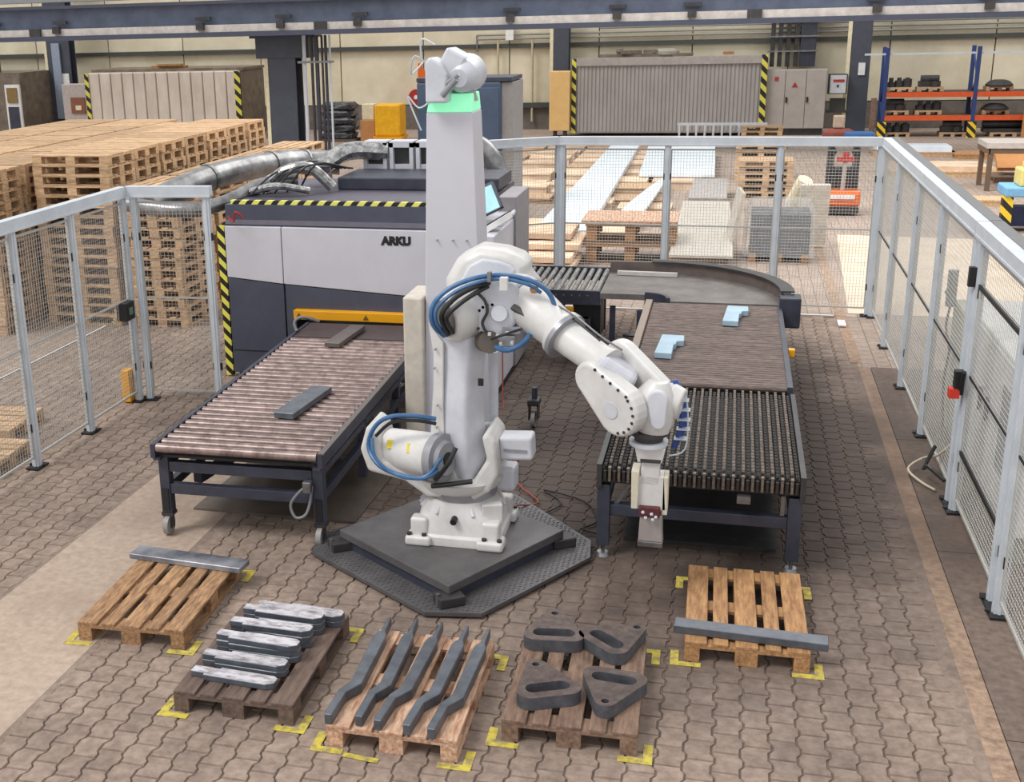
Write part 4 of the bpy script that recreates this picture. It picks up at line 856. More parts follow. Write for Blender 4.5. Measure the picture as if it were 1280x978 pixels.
# ================================================================ INFEED ROLLER CONVEYOR (left)
LC = (-3.85, 10.6, 0); ang = radians(1.4)
t = thing('roller_conveyor', 'wheeled roller conveyor feeding the levelling machine on the left', 'conveyor', (0, 0, 0))
hw = .73; y0, y1 = -2.05, 2.18; yr = 1.55; zt = .85
for s in (-1, 1):
    obj('side_rail', MB().box(s*hw-.02, s*hw+.02, y0, y1, .72, .84).box(s*hw-(.06 if s > 0 else 0), s*hw+(.06 if s < 0 else 0), y0, y1, .70, .72), navy2, t)
obj('gap_shade_sheet', MB().box(-hw+.03, hw-.03, y0+.05, y1, .715, .735), blacks, t)  # black sheet added so the gaps between the rollers look dark
obj('infeed_plate', MB().box(-hw+.03, hw-.03, yr, y1, .80, .835), mat('dark_infeed_plate', (92, 80, 78), .4, .3), t)
for k in range(29):
    y = y0+.03+k*.125; obj('roller', MB().cyl((-hw+.03, y, zt-.045), (hw-.03, y, zt-.045), .039, n=12), roller_m, t, smooth=True)
obj('rail_edge', MB().box(hw-.015, hw+.035, y0, y1, .838, .85), mat('worn_edge', (112, 104, 100), .5, .3), t)
for s in (-1, 1):
    for y in (y0+.12, y1-.35):
        lg = obj('leg', MB().box(s*(hw-.05)-.045, s*(hw-.05)+.045, y-.045, y+.045, .2, .74), navy2, t, bevel=.006)
        obj('slotted_plate', MB().box(s*(hw-.05)-.03, s*(hw-.05)+.03, y-.055, y-.045, .22, .42), blacks, lg)
        cx = s*(hw-.05)
        obj('caster_fork', MB().box(cx-.05, cx+.05, y-.05, y+.05, .17, .2).box(cx-.035, cx-.025, y-.05, y+.02, .06, .18).box(cx+.025, cx+.035, y-.05, y+.02, .06, .18), darkmetal, lg)
        obj('caster_wheel', MB().cyl((cx-.022, y-.03, .085), (cx+.022, y-.03, .085), .085, n=18), mat('pale_tyre', (150, 147, 144), .5), lg, smooth=True)
for z in (.62, .42): obj('cross_beam', MB().box(-hw+.1, hw-.1, y0+.08, y0+.15, z-.045, z+.045), navy2, t, bevel=.004)
for z in (.62, .42): obj('cross_beam', MB().box(-hw+.1, hw-.1, y1-.4, y1-.33, z-.04, z+.04), navy2, t)
for s in (-1, 1): obj('side_beam', MB().box(s*(hw-.05)-.03, s*(hw-.05)+.03, y0+.15, y1-.4, .38, .46).box(s*(hw-.05)-.03, s*(hw-.05)+.03, y0+.15, y1-.4, .6, .66), navy2, t)
for y in (-.6, .7): obj('strut', MB().box(hw-.09, hw-.02, y-.04, y+.04, .1, .72), navy2, t)
obj('drive_housing', MB().box(hw-.2, hw-.03, -.25, .35, .45, .7), mat('olive_grey_housing', (92, 90, 86)), t, bevel=.01)
obj('diagonal', MB().bar((-.5, -1.7, .42), (-.1, .6, .42), .08, .08), navy2, t)
obj('cable_loop', MB().tube([(.6, y0+.05, .55), (.52, y0+.02, .48), (.46, y0+.01, .38), (.5, y0+.0, .28), (.58, y0+.01, .3), (.62, y0+.03, .4), (.64, y0+.04, .55)], .012), mat('grey_cable', (130, 130, 132), .5), t, smooth=True)
obj('plug_box', MB().cbox((.61, y0+.02, .55), (.07, .07, .1)), steel, t, bevel=.01)
obj('end_lever', MB().tube([(-.7, y1-.5, .86), (-.74, y1-.45, .95), (-.66, y1-.4, 1.0), (-.5, y1-.3, .93)], .02), steel, t)
t.location = LC; t.rotation_euler = (0, 0, ang)
def lc(a, b, z=.847): return (LC[0]+a*cos(ang)-b*sin(ang), LC[1]+a*sin(ang)+b*cos(ang), z)
barpiece('flat_bar', [(-.095, -.42), (.095, -.42), (.095, .42), (-.095, .42)], 0, .055, (-3.63, 9.78, .846), -.095, bar_m, 'grey flat steel bar lying on the left roller conveyor')
barpiece('flat_bar', [(-.085, -.4), (.085, -.4), (.085, .4), (-.085, .4)], 0, .05, (-3.975, 12.12, .846), -.06, mat('warm_dark_bar', (112, 102, 98), .5, .2), 'dark flat bar entering the machine under the yellow beam')
tag(obj('floor_plate', MB().add([(-4.5, 9.15, .02), (-2.98, 9.15, .02), (-2.95, 10.6, .02), (-4.45, 10.6, .02), (-4.5, 9.15, .0), (-2.98, 9.15, .0), (-2.95, 10.6, .0), (-4.45, 10.6, .0)], [(0, 1, 2, 3), (4, 5, 1, 0), (5, 6, 2, 1), (6, 7, 3, 2), (7, 4, 0, 3)]), mat('brown_steel_plate', (124, 112, 102), .45, .3, (98, 88, 80), 3)), 'brown steel floor plate under the left roller conveyor', 'plate')

# ================================================================ OUTFEED LINE (right)
t = thing('brush_table', 'dark ball-wheel table with adjustable feet at the front right', 'table', (-.12, 10.0, 0))
bx0, bx1, by0, by1 = -.86, .63, 8.95, 11.05
lw = mat('light_wheel', (138, 124, 112), .4, .15, (78, 68, 62), 50)
for k in range(41):
    x = bx0+.03+k*(bx1-bx0-.06)/40; pale = k % 2; m = MB().box(x-.007, x+.007, by0, by1, .735, .765).box(x-.01, x+.01, by0-.05, by0-.01, .665, .78 if pale else .75)
    for j in range(30):
        y = by0+.03+j*.07+(.035 if pale else 0); m.cyl((x-.011, y, .787 if pale else .77), (x+.011, y, .787 if pale else .77), .024, n=8)
    obj('wheel_strip', m, lw if pale else ring_m, t)
obj('bed', MB().box(bx0, bx1, by0, by1, .66, .74), blacks, t)
obj('front_apron', MB().box(bx0, bx1, by0-.01, by0+.03, .64, .74), mat('black_apron', (36, 34, 34), .6), t)
for s, x in ((-1, bx0-.015), (1, bx1+.015)): obj('side_rail', MB().box(x-.02, x+.02, by0-.04, by1, .6, .8), darkmetal, t)
for x in (bx0+.02, bx1-.03):
    for y in (by0+.03, by1-.1):
        lg = obj('leg', MB().box(x-.05, x+.05, y-.05, y+.05, .1, .62), navy2, t, bevel=.005)
        obj('foot', MB().cyl((x, y, 0), (x, y, .03), .06, .045, 14).cyl((x, y, .03), (x, y, .1), .015, n=8), steel, lg, smooth=True)
obj('cross_beam', MB().box(bx0+.07, bx1-.08, by0, by0+.08, .36, .45), navy2, t, bevel=.004); obj('cross_beam', MB().box(bx0+.07, bx1-.08, by1-.14, by1-.06, .34, .43), navy2, t)
for x in (bx0+.02, bx1-.03): obj('side_beam', MB().box(x-.03, x+.03, by0+.1, by1-.15, .36, .44), navy2, t)
obj('diagonal', MB().bar((bx0+.1, by0+.05, .42), (bx0+.22, by0+.05, .62), .03, .03).bar((bx1-.12, by0+.03, .46), (bx1-.12, by0+.03, .62), .03, .03), steel, t)
obj('valve', MB().cbox((.22, by0-.05, .6), (.1, .05, .06)), steel, t)
tag(obj('floor_tray', MB().box(-.7, .5, 9.3, 10.9, 0.0, .03), darkmetal), 'dark tray on the floor under the ball-wheel table', 'tray')
t = thing('fine_roller_conveyor', 'fine brown roller conveyor between ball-wheel table and curved belt', 'conveyor', (-.1, 12.8, 0))
cx0, cx1, cy0, cy1 = -.82, .6, 11.12, 14.45
for k in range(44):
    y = cy0+.04+k*.0755; obj('roller', MB().cyl((cx0, y, .8), (cx1, y, .8), .03, n=10), roller2, t, smooth=True)
obj('side_rail', MB().box(cx0-.09, cx0-.01, cy0, cy1, .74, .86), mat('tan_guide_rail', (146, 128, 114), .5), t, bevel=.006); obj('side_rail', MB().box(cx1, cx1+.05, cy0, cy1, .68, .84), navy2, t)
obj('bed', MB().box(cx0, cx1, cy0, cy1, .66, .74), darkmetal, t)
for x in (cx0-.03, cx1):
    for y in (cy0+.3, cy1-.35): lg = obj('leg', MB().box(x-.04, x+.04, y-.04, y+.04, .03, .68), navy2, t); obj('foot', MB().cyl((x, y, 0), (x, y, .03), .06, n=12), steel, lg)
obj('yellow_sensor', MB().cbox((.69, 12.5, .8), (.06, .09, .07)), yel, t)
def blue_piece(loc, rz, label):
    pl = [(-.11, -.36), (.06, -.38), (.07, -.02), (.09, 0), (.10, .12), (.17, .14), (.17, .36), (-.06, .38)]
    barpiece('coated_part', pl, 0, .06, loc, rz, coated, label, 'steel part')
blue_piece((-.55, 12.3, .832), .02, 'light blue notched part, the nearer one on the fine roller conveyor')
blue_piece((.1, 13.75, .832), .0, 'light blue notched part, the farther one on the fine roller conveyor')
# curved belt
cc = (-.95, 14.4); r0, r1 = .32, 1.72
t = thing('curved_conveyor', 'dark curved belt conveyor turning towards the camera', 'conveyor', (cc[0], cc[1], 0))
NA = 28; A = [pi*.5*k/NA for k in range(NA+1)]
def ring_seg(ra, rb, z0, z1, m=None, ext=True, y_ext=0):
    mb = m or MB(); P1 = [(cc[0]+ra*cos(a), cc[1]+.1+ra*sin(a)) for a in A]; P2 = [(cc[0]+rb*cos(a), cc[1]+.1+rb*sin(a)) for a in A]
    for i in range(NA):
        q_ = [P1[i], P2[i], P2[i+1], P1[i+1]]
        mb.add([(a, b, z0) for a, b in q_]+[(a, b, z1) for a, b in q_], [(3, 2, 1, 0), (4, 5, 6, 7), (0, 1, 5, 4), (1, 2, 6, 5), (2, 3, 7, 6), (3, 0, 4, 7)])
    return mb
obj('belt', ring_seg(r0, r1-.1, .76, .83).box(-1.5, -.95, cc[1]+.1+r0, cc[1]+r1, .76, .83), belt_m, t)
obj('outer_guard', ring_seg(r1-.1, r1-.02, .62, .98).box(-1.5, -.95, cc[1]+r1, cc[1]+r1+.08, .62, .98), mat('brown_grey_guard', (112, 100, 94), .5, 0, (88, 78, 74), 4), t)
obj('guard_cap', ring_seg(r1-.14, r1+.02, .98, 1.0), darkmetal, t)
obj('end_cover', MB().box(.62, .86, cc[1]-.1, cc[1]+.16, .6, .96), navy2, t, bevel=.02)
obj('inner_guard', ring_seg(r0-.05, r0, .48, .87), navy2, t)
obj('under_frame', ring_seg(r0+.05, r1-.15, .62, .74), blacks, t)
for x, y in ((-1.35, 14.95), (-1.0, 14.75), (.45, 14.7), (-.6, 15.9)): obj('leg', MB().box(x-.035, x+.035, y-.035, y+.035, .0, .64), navy2, t)
obj('coiled_hose', MB().tube([(-.95+.2*cos(a), 14.3+.1*sin(a), .25+.02*a) for a in [k*.8 for k in range(16)]], .02), rubber, t)
tag(obj('bright_strip', MB().cbox((-1.0, 15.95, .86), (.78, .07, .05), -.06), mat('bright_strip', (226, 222, 216), .35, .4)), 'bright long strip lying on the curved belt', 'strip')
t = thing('short_roller_conveyor', 'short conveyor of shiny steel rollers leaving the machine', 'conveyor', (-2.0, 15.7, 0))
for k in range(11):
    x = -2.56+k*.1; obj('roller', MB().cyl((x, 14.95, .8), (x, 16.35, .8), .036, n=12), roller3, t, smooth=True)
obj('side_rail', MB().box(-2.6, -1.5, 14.88, 14.93, .66, .84), navy2, t); obj('side_rail', MB().box(-2.6, -1.5, 16.36, 16.42, .66, .84), navy2, t)
obj('skirt', MB().box(-2.6, -1.95, 14.9, 14.95, .38, .66), mat('deep_teal_skirt', (40, 62, 88), .5), t)
for k in range(10): obj('bolt', MB().cyl((-2.56+k*.1, 14.88, .78), (-2.56+k*.1, 14.87, .78), .012, n=8), steel, t)
obj('yellow_box', MB().cbox((-1.88, 14.86, .58), (.1, .08, .1)), yel, t, bevel=.005); obj('drive_cover', MB().box(-1.85, -1.5, 14.95, 15.4, .22, .66), blacks, t); obj('motor', MB().cyl((-1.72, 14.85, .3), (-1.72, 14.85, .5), .09, n=12).cbox((-1.7, 14.86, .42), (.18, .12, .16)), darkmetal, t); obj('valve_block', MB().cbox((-1.6, 14.8, .28), (.16, .12, .1)).cyl((-1.66, 14.8, .2), (-1.66, 14.8, .3), .03, n=8).cyl((-1.56, 14.8, .18), (-1.56, 14.8, .3), .03, n=8), steel, t)
for x, y in ((-2.5, 15.0), (-1.6, 16.3), (-2.5, 16.3), (-1.58, 15.0)): obj('leg', MB().box(x-.035, x+.035, y-.035, y+.035, 0, .66), navy2, t)
t = thing('swivel_caster', 'grey caster wheel standing below the robot forearm', 'caster', (-1.88, 12.0, 0)); obj('wheel', MB().cyl((-1.9, 12.0, .085), (-1.86, 12.0, .085), .085, n=18), mat('pale_tyre', (0, 0, 0)), t, smooth=True); obj('fork', MB().box(-1.93, -1.92, 11.95, 12.1, .08, .26).box(-1.84, -1.83, 11.95, 12.1, .08, .26).box(-1.94, -1.82, 11.95, 12.12, .24, .3), darkmetal, t); obj('stem', MB().cyl((-1.88, 12.05, .3), (-1.88, 12.05, .42), .03, n=10), navy2, t)
# ================================================================ TALL TOWER BEHIND THE ROBOT
t = thing('tower', 'tall tapering pale grey tower with green light at its head, behind the robot', 'tower', (-2.5, 11.0, 0))
obj('shaft', MB().loft([[Vector(v) for v in ((-2.76, 10.75, 0), (-2.14, 10.75, 0), (-2.14, 11.3, 0), (-2.76, 11.3, 0))], [Vector(v) for v in ((-2.69, 10.8, 3.36), (-2.26, 10.8, 3.36), (-2.26, 11.2, 3.36), (-2.69, 11.2, 3.36))]]), mat('tower_grey', (203, 201, 207), .5, 0, (198, 196, 203), 2), t, bevel=.012)
obj('side_box', MB().box(-2.93, -2.735, 10.7, 11.25, .0, 1.66), mat('beige_box', (214, 204, 190), .5), t, bevel=.02)
obj('lamp_band', MB().loft([[Vector(v) for v in ((-2.685, 10.79, 3.36), (-2.265, 10.79, 3.36), (-2.265, 11.2, 3.36), (-2.685, 11.2, 3.36))], [Vector(v) for v in ((-2.66, 10.83, 3.52), (-2.28, 10.83, 3.52), (-2.28, 11.2, 3.52), (-2.66, 11.2, 3.52))]]), green_l, t, bevel=.01)
hd = obj('head', MB().prism([(-2.66, 3.45), (-2.66, 3.8), (-2.62, 3.85), (-2.5, 3.78), (-2.46, 3.7), (-2.46, 3.45)], (0, 10.8, 0), (1, 0, 0), (0, 0, 1), .3), white_cool, t, bevel=.02)
obj('head_arm', MB().cbox((-2.46, 10.9, 3.75), (.2, .34, .3), 0, 0, .5), white_cool, t, bevel=.02); obj('head_disc', MB().rings([((-2.37, 10.72, 3.66), .08), ((-2.36, 10.78, 3.68), .15), ((-2.33, 11.0, 3.7), .17), ((-2.31, 11.1, 3.7), .13)], 20), white_cool, t, smooth=True)
obj('head_base', MB().rings([((-2.4, 11.0, 3.45), .15), ((-2.4, 11.0, 3.62), .1)], 16), greyring, t, smooth=True); obj('grip', MB().cyl((-2.5, 10.66, 3.52), (-2.36, 10.6, 3.66), .03, n=10).cyl((-2.46, 10.64, 3.62), (-2.34, 10.6, 3.7), .02, n=8), greyring, t)
obj('whip_cable', MB().tube([(-2.64, 10.8, 3.75), (-2.76, 10.7, 3.86), (-2.82, 10.8, 3.7), (-2.72, 10.85, 3.8)], .008), alu, t); obj('whip_cable', MB().tube([(-2.6, 10.8, 3.95), (-2.72, 10.8, 4.0), (-2.74, 10.85, 3.85)], .008), alu, t); obj('whip_cable', MB().tube([(-2.66, 10.8, 3.45), (-2.76, 10.8, 3.4), (-2.86, 10.8, 3.5), (-2.74, 10.8, 3.2)], .008), alu, t)
for z in (2.2, 1.1): obj('bolt_row', MB().cyl((-2.6, 10.78, z), (-2.6, 10.75, z), .008, n=8).cyl((-2.45, 10.78, z), (-2.45, 10.75, z), .008, n=8).cyl((-2.32, 10.78, z), (-2.32, 10.75, z), .008, n=8), greyring, t)
# ================================================================ ROBOT PLINTH
t = thing('base_plate', 'dark octagonal chequer plate under the robot slab', 'plate', (-2.0, 8.8, 0))
octp = [(-3.13, 8.44), (-1.98, 7.62), (-1.57, 7.69), (-.92, 8.80), (-.95, 9.12), (-1.72, 9.98), (-2.25, 10.05), (-3.17, 8.75)]
obj('plate', MB().prism(octp, (0, 0, .035), (1, 0, 0), (0, 1, 0), .03), slab_m, t)
m = MB(); rr = random.Random(2)
def inside(x, y):
    c = True
    for i in range(8):
        a, b = octp[i], octp[(i+1) % 8]
        if (b[0]-a[0])*(y-a[1])-(b[1]-a[1])*(x-a[0]) < .02*sqrt((b[0]-a[0])**2+(b[1]-a[1])**2): c = False
    return c
for i in range(64):
    for j in range(66):
        x, y = -3.2+i*.038, 7.6+j*.038
        if inside(x, y): m.cbox((x, y, .052), (.024, .007, .004), pi/4 if (i+j) % 2 else -pi/4)
ob = obj('chequer_lug', m, slab_m, t); ob['kind'] = 'stuff'
t = thing('mounting_slab', 'thick dark steel slab on corner blocks carrying the robot', 'slab', (-2.0, 8.7, .05))
sl = [(-2.93, 8.58), (-1.83, 7.77), (-1.15, 8.95), (-2.27, 9.65)]
obj('slab', MB().prism(sl, (0, 0, .165), (1, 0, 0), (0, 1, 0), .07), slab_m, t, bevel=.008)
inn = [(-2.0+(x+2.04)*.9-.04, 8.74+(y-8.74)*.9) for x, y in sl]
for i in range(4):
    a, b = inn[i], inn[(i+1) % 4]; obj('under_beam', MB().bar((a[0], a[1], .09), (b[0], b[1], .09), .08, .08), navy2, t)
for x, y in ((-2.93, 8.55), (-1.83, 7.8), (-1.15, 8.98), (-2.27, 9.6)):
    c = obj('corner_block', MB().cbox((x*.97-.06, y*.99+.07 if y < 8 else y, .09), (.2, .16, .08), .6), darkmetal, t, bevel=.01); obj('jack_bolt', MB().cyl((x*.97-.13, (y*.99+.07 if y < 8 else y)-.06, .05), (x*.97-.13, (y*.99+.07 if y < 8 else y)-.06, .15), .015, n=8), steel, c)
# ================================================================ ROBOT
RX, RY = -1.94, 8.78
t = thing('industrial_robot', 'large white six-axis robot arm with blue hoses and hanging gripper', 'robot', (RX, RY, .2))
fp = []
bc = obj('base_casting', MB().loft([rrect(RX, RY, z, w, w, e, 32) for z, w, e in ((.2, .70, .3), (.27, .70, .3), (.29, .66, .35), (.40, .64, .45), (.46, .62, .6), (.50, .60, .85), (.54, .56, 1))]), white, t, smooth=True, sharp=50, bevel=.004)
for sx in (-1, 1):
    for sy in (-1, 1):
        f_ = obj('foot', MB().cbox((RX+sx*.285, RY+sy*.30, .24), (.21, .18, .08)).cbox((RX+sx*.285, RY+sy*.28, .34), (.14, .12, .16)), white, t, bevel=.025, seg=3)
        for q_ in (-.06, .06): obj('bolt', MB().cyl((RX+sx*.30+q_, RY+sy*.35, .28), (RX+sx*.30+q_, RY+sy*.35, .30), .02, n=8), darkmetal, f_)
for k in range(15):
    a = -pi/2+(k-7)*.22
    if abs(k-7) < 1.5: continue
    obj('rib', MB().bar((RX+.27*cos(a), RY+.27*sin(a), .50), (RX+.335*cos(a), RY+.335*sin(a), .44), .022, .06), white_cool, t, bevel=.006)
obj('cable_port', MB().cyl((RX, RY-.30, .43), (RX, RY-.37, .42), .026, n=12), blacks, bc); obj('junction_box', MB().cbox((RX+.26, RY-.16, .46), (.16, .2, .17), .3), white, bc, bevel=.01)
obj('waist_ring', MB().cyl((RX, RY, .53), (RX, RY, .60), .27, n=32), greyring, t, smooth=True)
obj('turntable', MB().rings([((RX-.02, RY, .60), .28), ((RX-.02, RY, .64), .33), ((RX-.02, RY, .70), .35)], 32), white, t, smooth=True)
# cradle: outer casting curving up on both sides
def vp(pts, Y): return pts
cr_poly = [(-2.66, 1.12), (-2.72, .92), (-2.66, .74), (-2.36, .68), (-2.18, .56), (-1.8, .56), (-1.68, .64), (-1.61, .78), (-1.63, 1.06), (-1.70, 1.14), (-1.74, 1.08), (-1.70, .90), (-1.82, .70), (-2.1, .66), (-2.3, .76), (-2.52, .84), (-2.58, 1.06)]
obj('carousel', MB().prism(cr_poly, (0, RY-.02, 0), (1, 0, 0), (0, 0, 1), .44), white, t, bevel=.03, seg=3)
obj('carousel_web', MB().prism([(-2.3, .70), (-2.1, .62), (-1.85, .66), (-1.7, .84), (-1.7, 1.1), (-1.95, 1.0), (-2.2, .98)], (0, RY+.17, 0), (1, 0, 0), (0, 0, 1), .1), white_cool, t, bevel=.02)
# axis 2 motor on the left
ma, mb_ = Vector((-2.540, 8.750, 0.874)), Vector((-2.082, 8.550, 0.899))
mo = obj('axis_motor', MB().rings([(ma, .12), (ma+(mb_-ma)*.06, .165), (ma+(mb_-ma)*.62, .18), (mb_, .185)], 28), white, t, smooth=True)
dd = (mb_-ma).normalized(); obj('gear_ring', MB().rings([(mb_-dd*.02, .195), (mb_+dd*.05, .195), (mb_+dd*.06, .15), (mb_+dd*.09, .13)], 28), greyring, t, smooth=True)
obj('motor_cap', MB().rings([(ma-dd*.03, .1), (ma+dd*.01, .135)], 20), white_cool, mo, smooth=True)
obj('hub_hole', MB().cyl(mb_+dd*.085, mb_+dd*.1, .055, n=16), blacks, t)
for px in (.2, .6): obj('yellow_label', MB().cbox(ma+(mb_-ma)*px+Vector((.0, -.145, .095)), (.1, .012, .07), .1, -.6), mat('warn_yellow', (230, 206, 60)), mo)
obj('side_motor', MB().cbox((-1.50, RY, .96), (.26, .2, .19), .0, 0, -.05), white_cool, t, bevel=.025, seg=3); obj('motor_groove', MB().cbox((-1.5, RY-.105, .95), (.18, .01, .02)), greyring, t)
obj('side_foot', MB().cbox((-1.6, RY+.1, .66), (.16, .2, .2)), white_cool, t, bevel=.03)
# lower arm
def armring(cx, z, w, d): return rrect(cx, RY-.02-.0*z, z, w, d, .35, 24, radians(-32))
la = obj('lower_arm', MB().loft([armring(-1.90, .56, .12, .12), armring(-1.92, .66, .26, .2), armring(-1.95, .82, .38, .26), armring(-1.97, 1.0, .42, .28), armring(-1.97, 1.3, .38, .25), armring(-1.95, 1.6, .36, .24), armring(-1.93, 1.85, .38, .26), armring(-1.92, 1.98, .34, .26)]), white_cool, t, smooth=True, sharp=40)
sd = Vector((-sin(radians(32)), -cos(radians(32)), 0))
obj('arm_flange', MB().prism([(-.2, .95), (-.17, 1.3), (-.16, 1.7), (-.2, 1.95), (-.08, 1.8), (-.09, 1.3), (-.08, .98), (.05, .62), (.03, .6), (-.12, .8)], (-1.97, RY-.14, 0), (.85, -.1, 0), (0, 0, 1), .03), white, t, bevel=.006)
m = MB()
for a, z in ((-.14, 1.75), (-.15, 1.6), (-.13, 1.3), (-.14, 1.12), (-.1, .98), (-.05, .84)): obj('bolt', MB().cyl((-1.97+a*.99, RY-.15, z), (-1.97+a*.99, RY-.17, z), .009, n=8), greyring, la)
obj('side_rod', MB().tube([(-1.737, 9.000, 1.646), (-1.731, 9.000, 1.249), (-1.739, 9.000, 0.944)], .04, 12), white_cool, t, smooth=True)
obj('level_plate', MB().cbox((-1.749, 8.580, 1.520), (.04, .02, .055)), blacks, t)
# elbow
ea, eb = Vector((-2.015, 8.550, 2.017)), Vector((-1.585, 9.000, 2.090))
ed = (eb-ea).normalized()
obj('elbow_housing', MB().rings([(ea, .17), (ea+ed*.04, .2), (ea+ed*.22, .21), (ea+ed*.3, .17), (eb, .17)], 28), white, t, smooth=True, bevel=.006)
obj('elbow_port', MB().rings([(ea-ed*.012, .14), (ea+ed*.01, .14)], 24), mat('recess_shade', (116, 112, 108)), t)  # flat disc, the shade inside the port is put into its grey
hump = [(-2.043, 8.950, 2.085), (-2.066, 8.950, 2.256), (-1.969, 8.950, 2.428), (-1.812, 8.950, 2.513), (-1.614, 8.950, 2.492), (-1.484, 8.950, 2.446), (-1.429, 8.950, 2.392), (-1.441, 8.950, 2.318), (-1.367, 8.950, 2.233), (-1.427, 8.950, 2.119), (-1.701, 8.950, 2.046)]
hp = [(p[0], p[2]) for p in hump]; hc = (sum(a for a, _ in hp)/len(hp), sum(b for _, b in hp)/len(hp))
def hring(k, y, pts=None): return [Vector((hc[0]+(a-hc[0])*k, y, hc[1]+(b-hc[1])*k)) for a, b in hp]
obj('upper_casting', MB().loft([hring(.8, 8.74), hring(1.0, 8.80), hring(1.0, 9.06), hring(.85, 9.12)]), white, t, smooth=True, sharp=50, bevel=.014)
obj('casting_inset', MB().loft([hring(.62, 8.72), hring(.7, 8.76)]), white_cool, t, bevel=.01)
gp = [(-1.851, 8.600, 2.293), (-1.682, 8.600, 2.346), (-1.479, 8.600, 2.304), (-1.425, 8.600, 2.137), (-1.490, 8.600, 1.964), (-1.635, 8.600, 1.859), (-1.757, 8.600, 1.928), (-1.792, 8.600, 2.099)]
obj('gear_casting', MB().prism([(p[0], p[2]) for p in gp], (0, 8.66, 0), (1, 0, 0), (0, 0, 1), .26), white_cool, t, bevel=.04, seg=3)
obj('clamp_arc', MB().tube([(-1.756, 8.490, 2.235), (-1.697, 8.490, 2.177), (-1.679, 8.490, 2.093), (-1.716, 8.490, 2.007), (-1.686, 8.490, 1.935)], .012), darkmetal, t)
obj('gear_flange', MB().rings([(Vector((-1.670, 8.720, 1.989)), .13), (Vector((-1.659, 8.600, 2.006)), .14), (Vector((-1.651, 8.560, 2.010)), .125)], 28), white_cool, t, smooth=True)
for k in range(9):
    a = pi*.5+k*.3; c_ = Vector((-1.649, 8.550, 2.013)); obj('bolt', MB().cyl(c_+Vector((.125*cos(a), 0, .125*sin(a))), c_+Vector((.125*cos(a), -.02, .125*sin(a))), .012, n=8), darkmetal, t)
obj('gear_hub', MB().rings([(Vector((-1.610, 8.600, 2.057)), .07), (Vector((-1.592, 8.500, 2.082)), .06)], 20), white_cool, t, smooth=True)
obj('drive_motor', MB().cyl((-1.763, 8.750, 1.808), (-1.664, 8.500, 1.859), .085, n=18), mat('brown_motor', (104, 94, 84), .5), t, smooth=True)
obj('valve_block', MB().cbox((-1.586, 8.600, 1.861), (.2, .14, .09), .1).cbox((-1.510, 8.580, 1.944), (.14, .1, .06), .1), greyring, t, bevel=.01)
for a, b in ((612, 418), (622, 420), (634, 416), (626, 430), (640, 428)): obj('fitting', MB().cbox(Vector((-1.576, 8.480, 1.893))+Vector(((a-626)*.006, 0, (424-b)*.006)), (.022, .03, .022)), alu, t)
# forearm
w1, w2, w3 = Vector((-1.445, 8.720, 2.133)), Vector((-1.119, 8.500, 1.944)), Vector((-0.793, 8.280, 1.793))
fd = (w2-w1).normalized()
obj('neck_ring', MB().rings([(w1-fd*.06, .188), (w1-fd*.03, .196), (w1, .188)], 32), greyring, t, smooth=True)
fa = obj('forearm', MB().rings([(w1-fd*.18, .15), (w1-fd*.10, .17), (w1, .182), (w1+fd*.1, .178), (w2-fd*.06, .15), (w2-fd*.03, .178), (w2, .178)], 32), white, t, smooth=True, sharp=50)
obj('collar', MB().rings([(w2, .183), (w2+fd*.035, .183)], 32), greyring, fa, smooth=True)
obj('shaft', MB().rings([(w2+fd*.03, .125), (w3-fd*.05, .12), (w3+fd*.04, .15)], 28), white, t, smooth=True)
pn = Vector((fd.x, 0, fd.z)).normalized()
pc = w1+fd*.05+Vector((-.02, -.168, -.03))
obj('access_hole', MB().prism([(.085*cos(a), .05*sin(a)) for a in [2*pi*k/18 for k in range(18)]], pc, (fd.x, -.1, fd.z), (-.35, -.55, .75), .05), mat('recess_shade2', (90, 86, 84)), fa)  # solid oval whose grey carries the shade inside the opening
# wrist
wd = Vector((-0.528, 8.120, 1.562))-w3; wl_ = wd.length; wd.normalize(); side = Vector((-.62, -.78, 0)); side = (side-wd*side.dot(wd)).normalized()
def stadium(ra, rb, L, n=12):
    out = [(-0+ra*cos(a), ra*sin(a)) for a in [pi/2+pi*k/n for k in range(n+1)]]+[(L+rb*cos(a), rb*sin(a)) for a in [-pi/2+pi*k/n for k in range(n+1)]]
    return out
vv = side.cross(wd).normalized()
if vv.z < 0: vv = -vv
o1 = w3+wd*.04+side*.12-vv*.05
np_ = obj('near_pod', MB().prism(stadium(.13, .19, .3), o1, wd, vv, .14), white, t, bevel=.03, seg=3)
nn = wd.cross(vv).normalized()
sg = 1 if nn.dot(side) > 0 else -1
m = MB()
for k in range(12):
    if k < 5: q_ = (.0+k*.075, .115+.006*k*2)
    else:
        a = pi/2-(k-4.5)*.36; q_ = (.3+.155*cos(a), .155*sin(a))
    c_ = o1+wd*q_[0]+vv*q_[1]+side*.068; obj('bolt', MB().cyl(c_, c_+side*.008, .011, n=8), darkmetal, np_)
c_ = o1+wd*.27-vv*.02+side*.068; obj('cap', MB().cyl(c_, c_+side*.008, .06, n=20), white_cool, np_)
obj('far_pod', MB().prism(stadium(.14, .16, .42), w3+wd*.02-side*.16+vv*.03, wd, vv, .1), white, t, bevel=.03, seg=3)
obj('wrist_yoke', MB().cbox(w3+wd*.1, (.3, .26, .22), 0, 0, .55), white_cool, t, bevel=.05, seg=3)
wc = Vector((-0.432, 8.150, 1.558))
hb = obj('wrist_hub', MB().rings([(wc+Vector((.02, 0, .17)), .07), (wc+Vector((.01, 0, .1)), .13), (wc, .15), (wc+Vector((0, 0, -.12)), .135), (wc+Vector((0, 0, -.19)), .11)], 24), white, t, smooth=True)
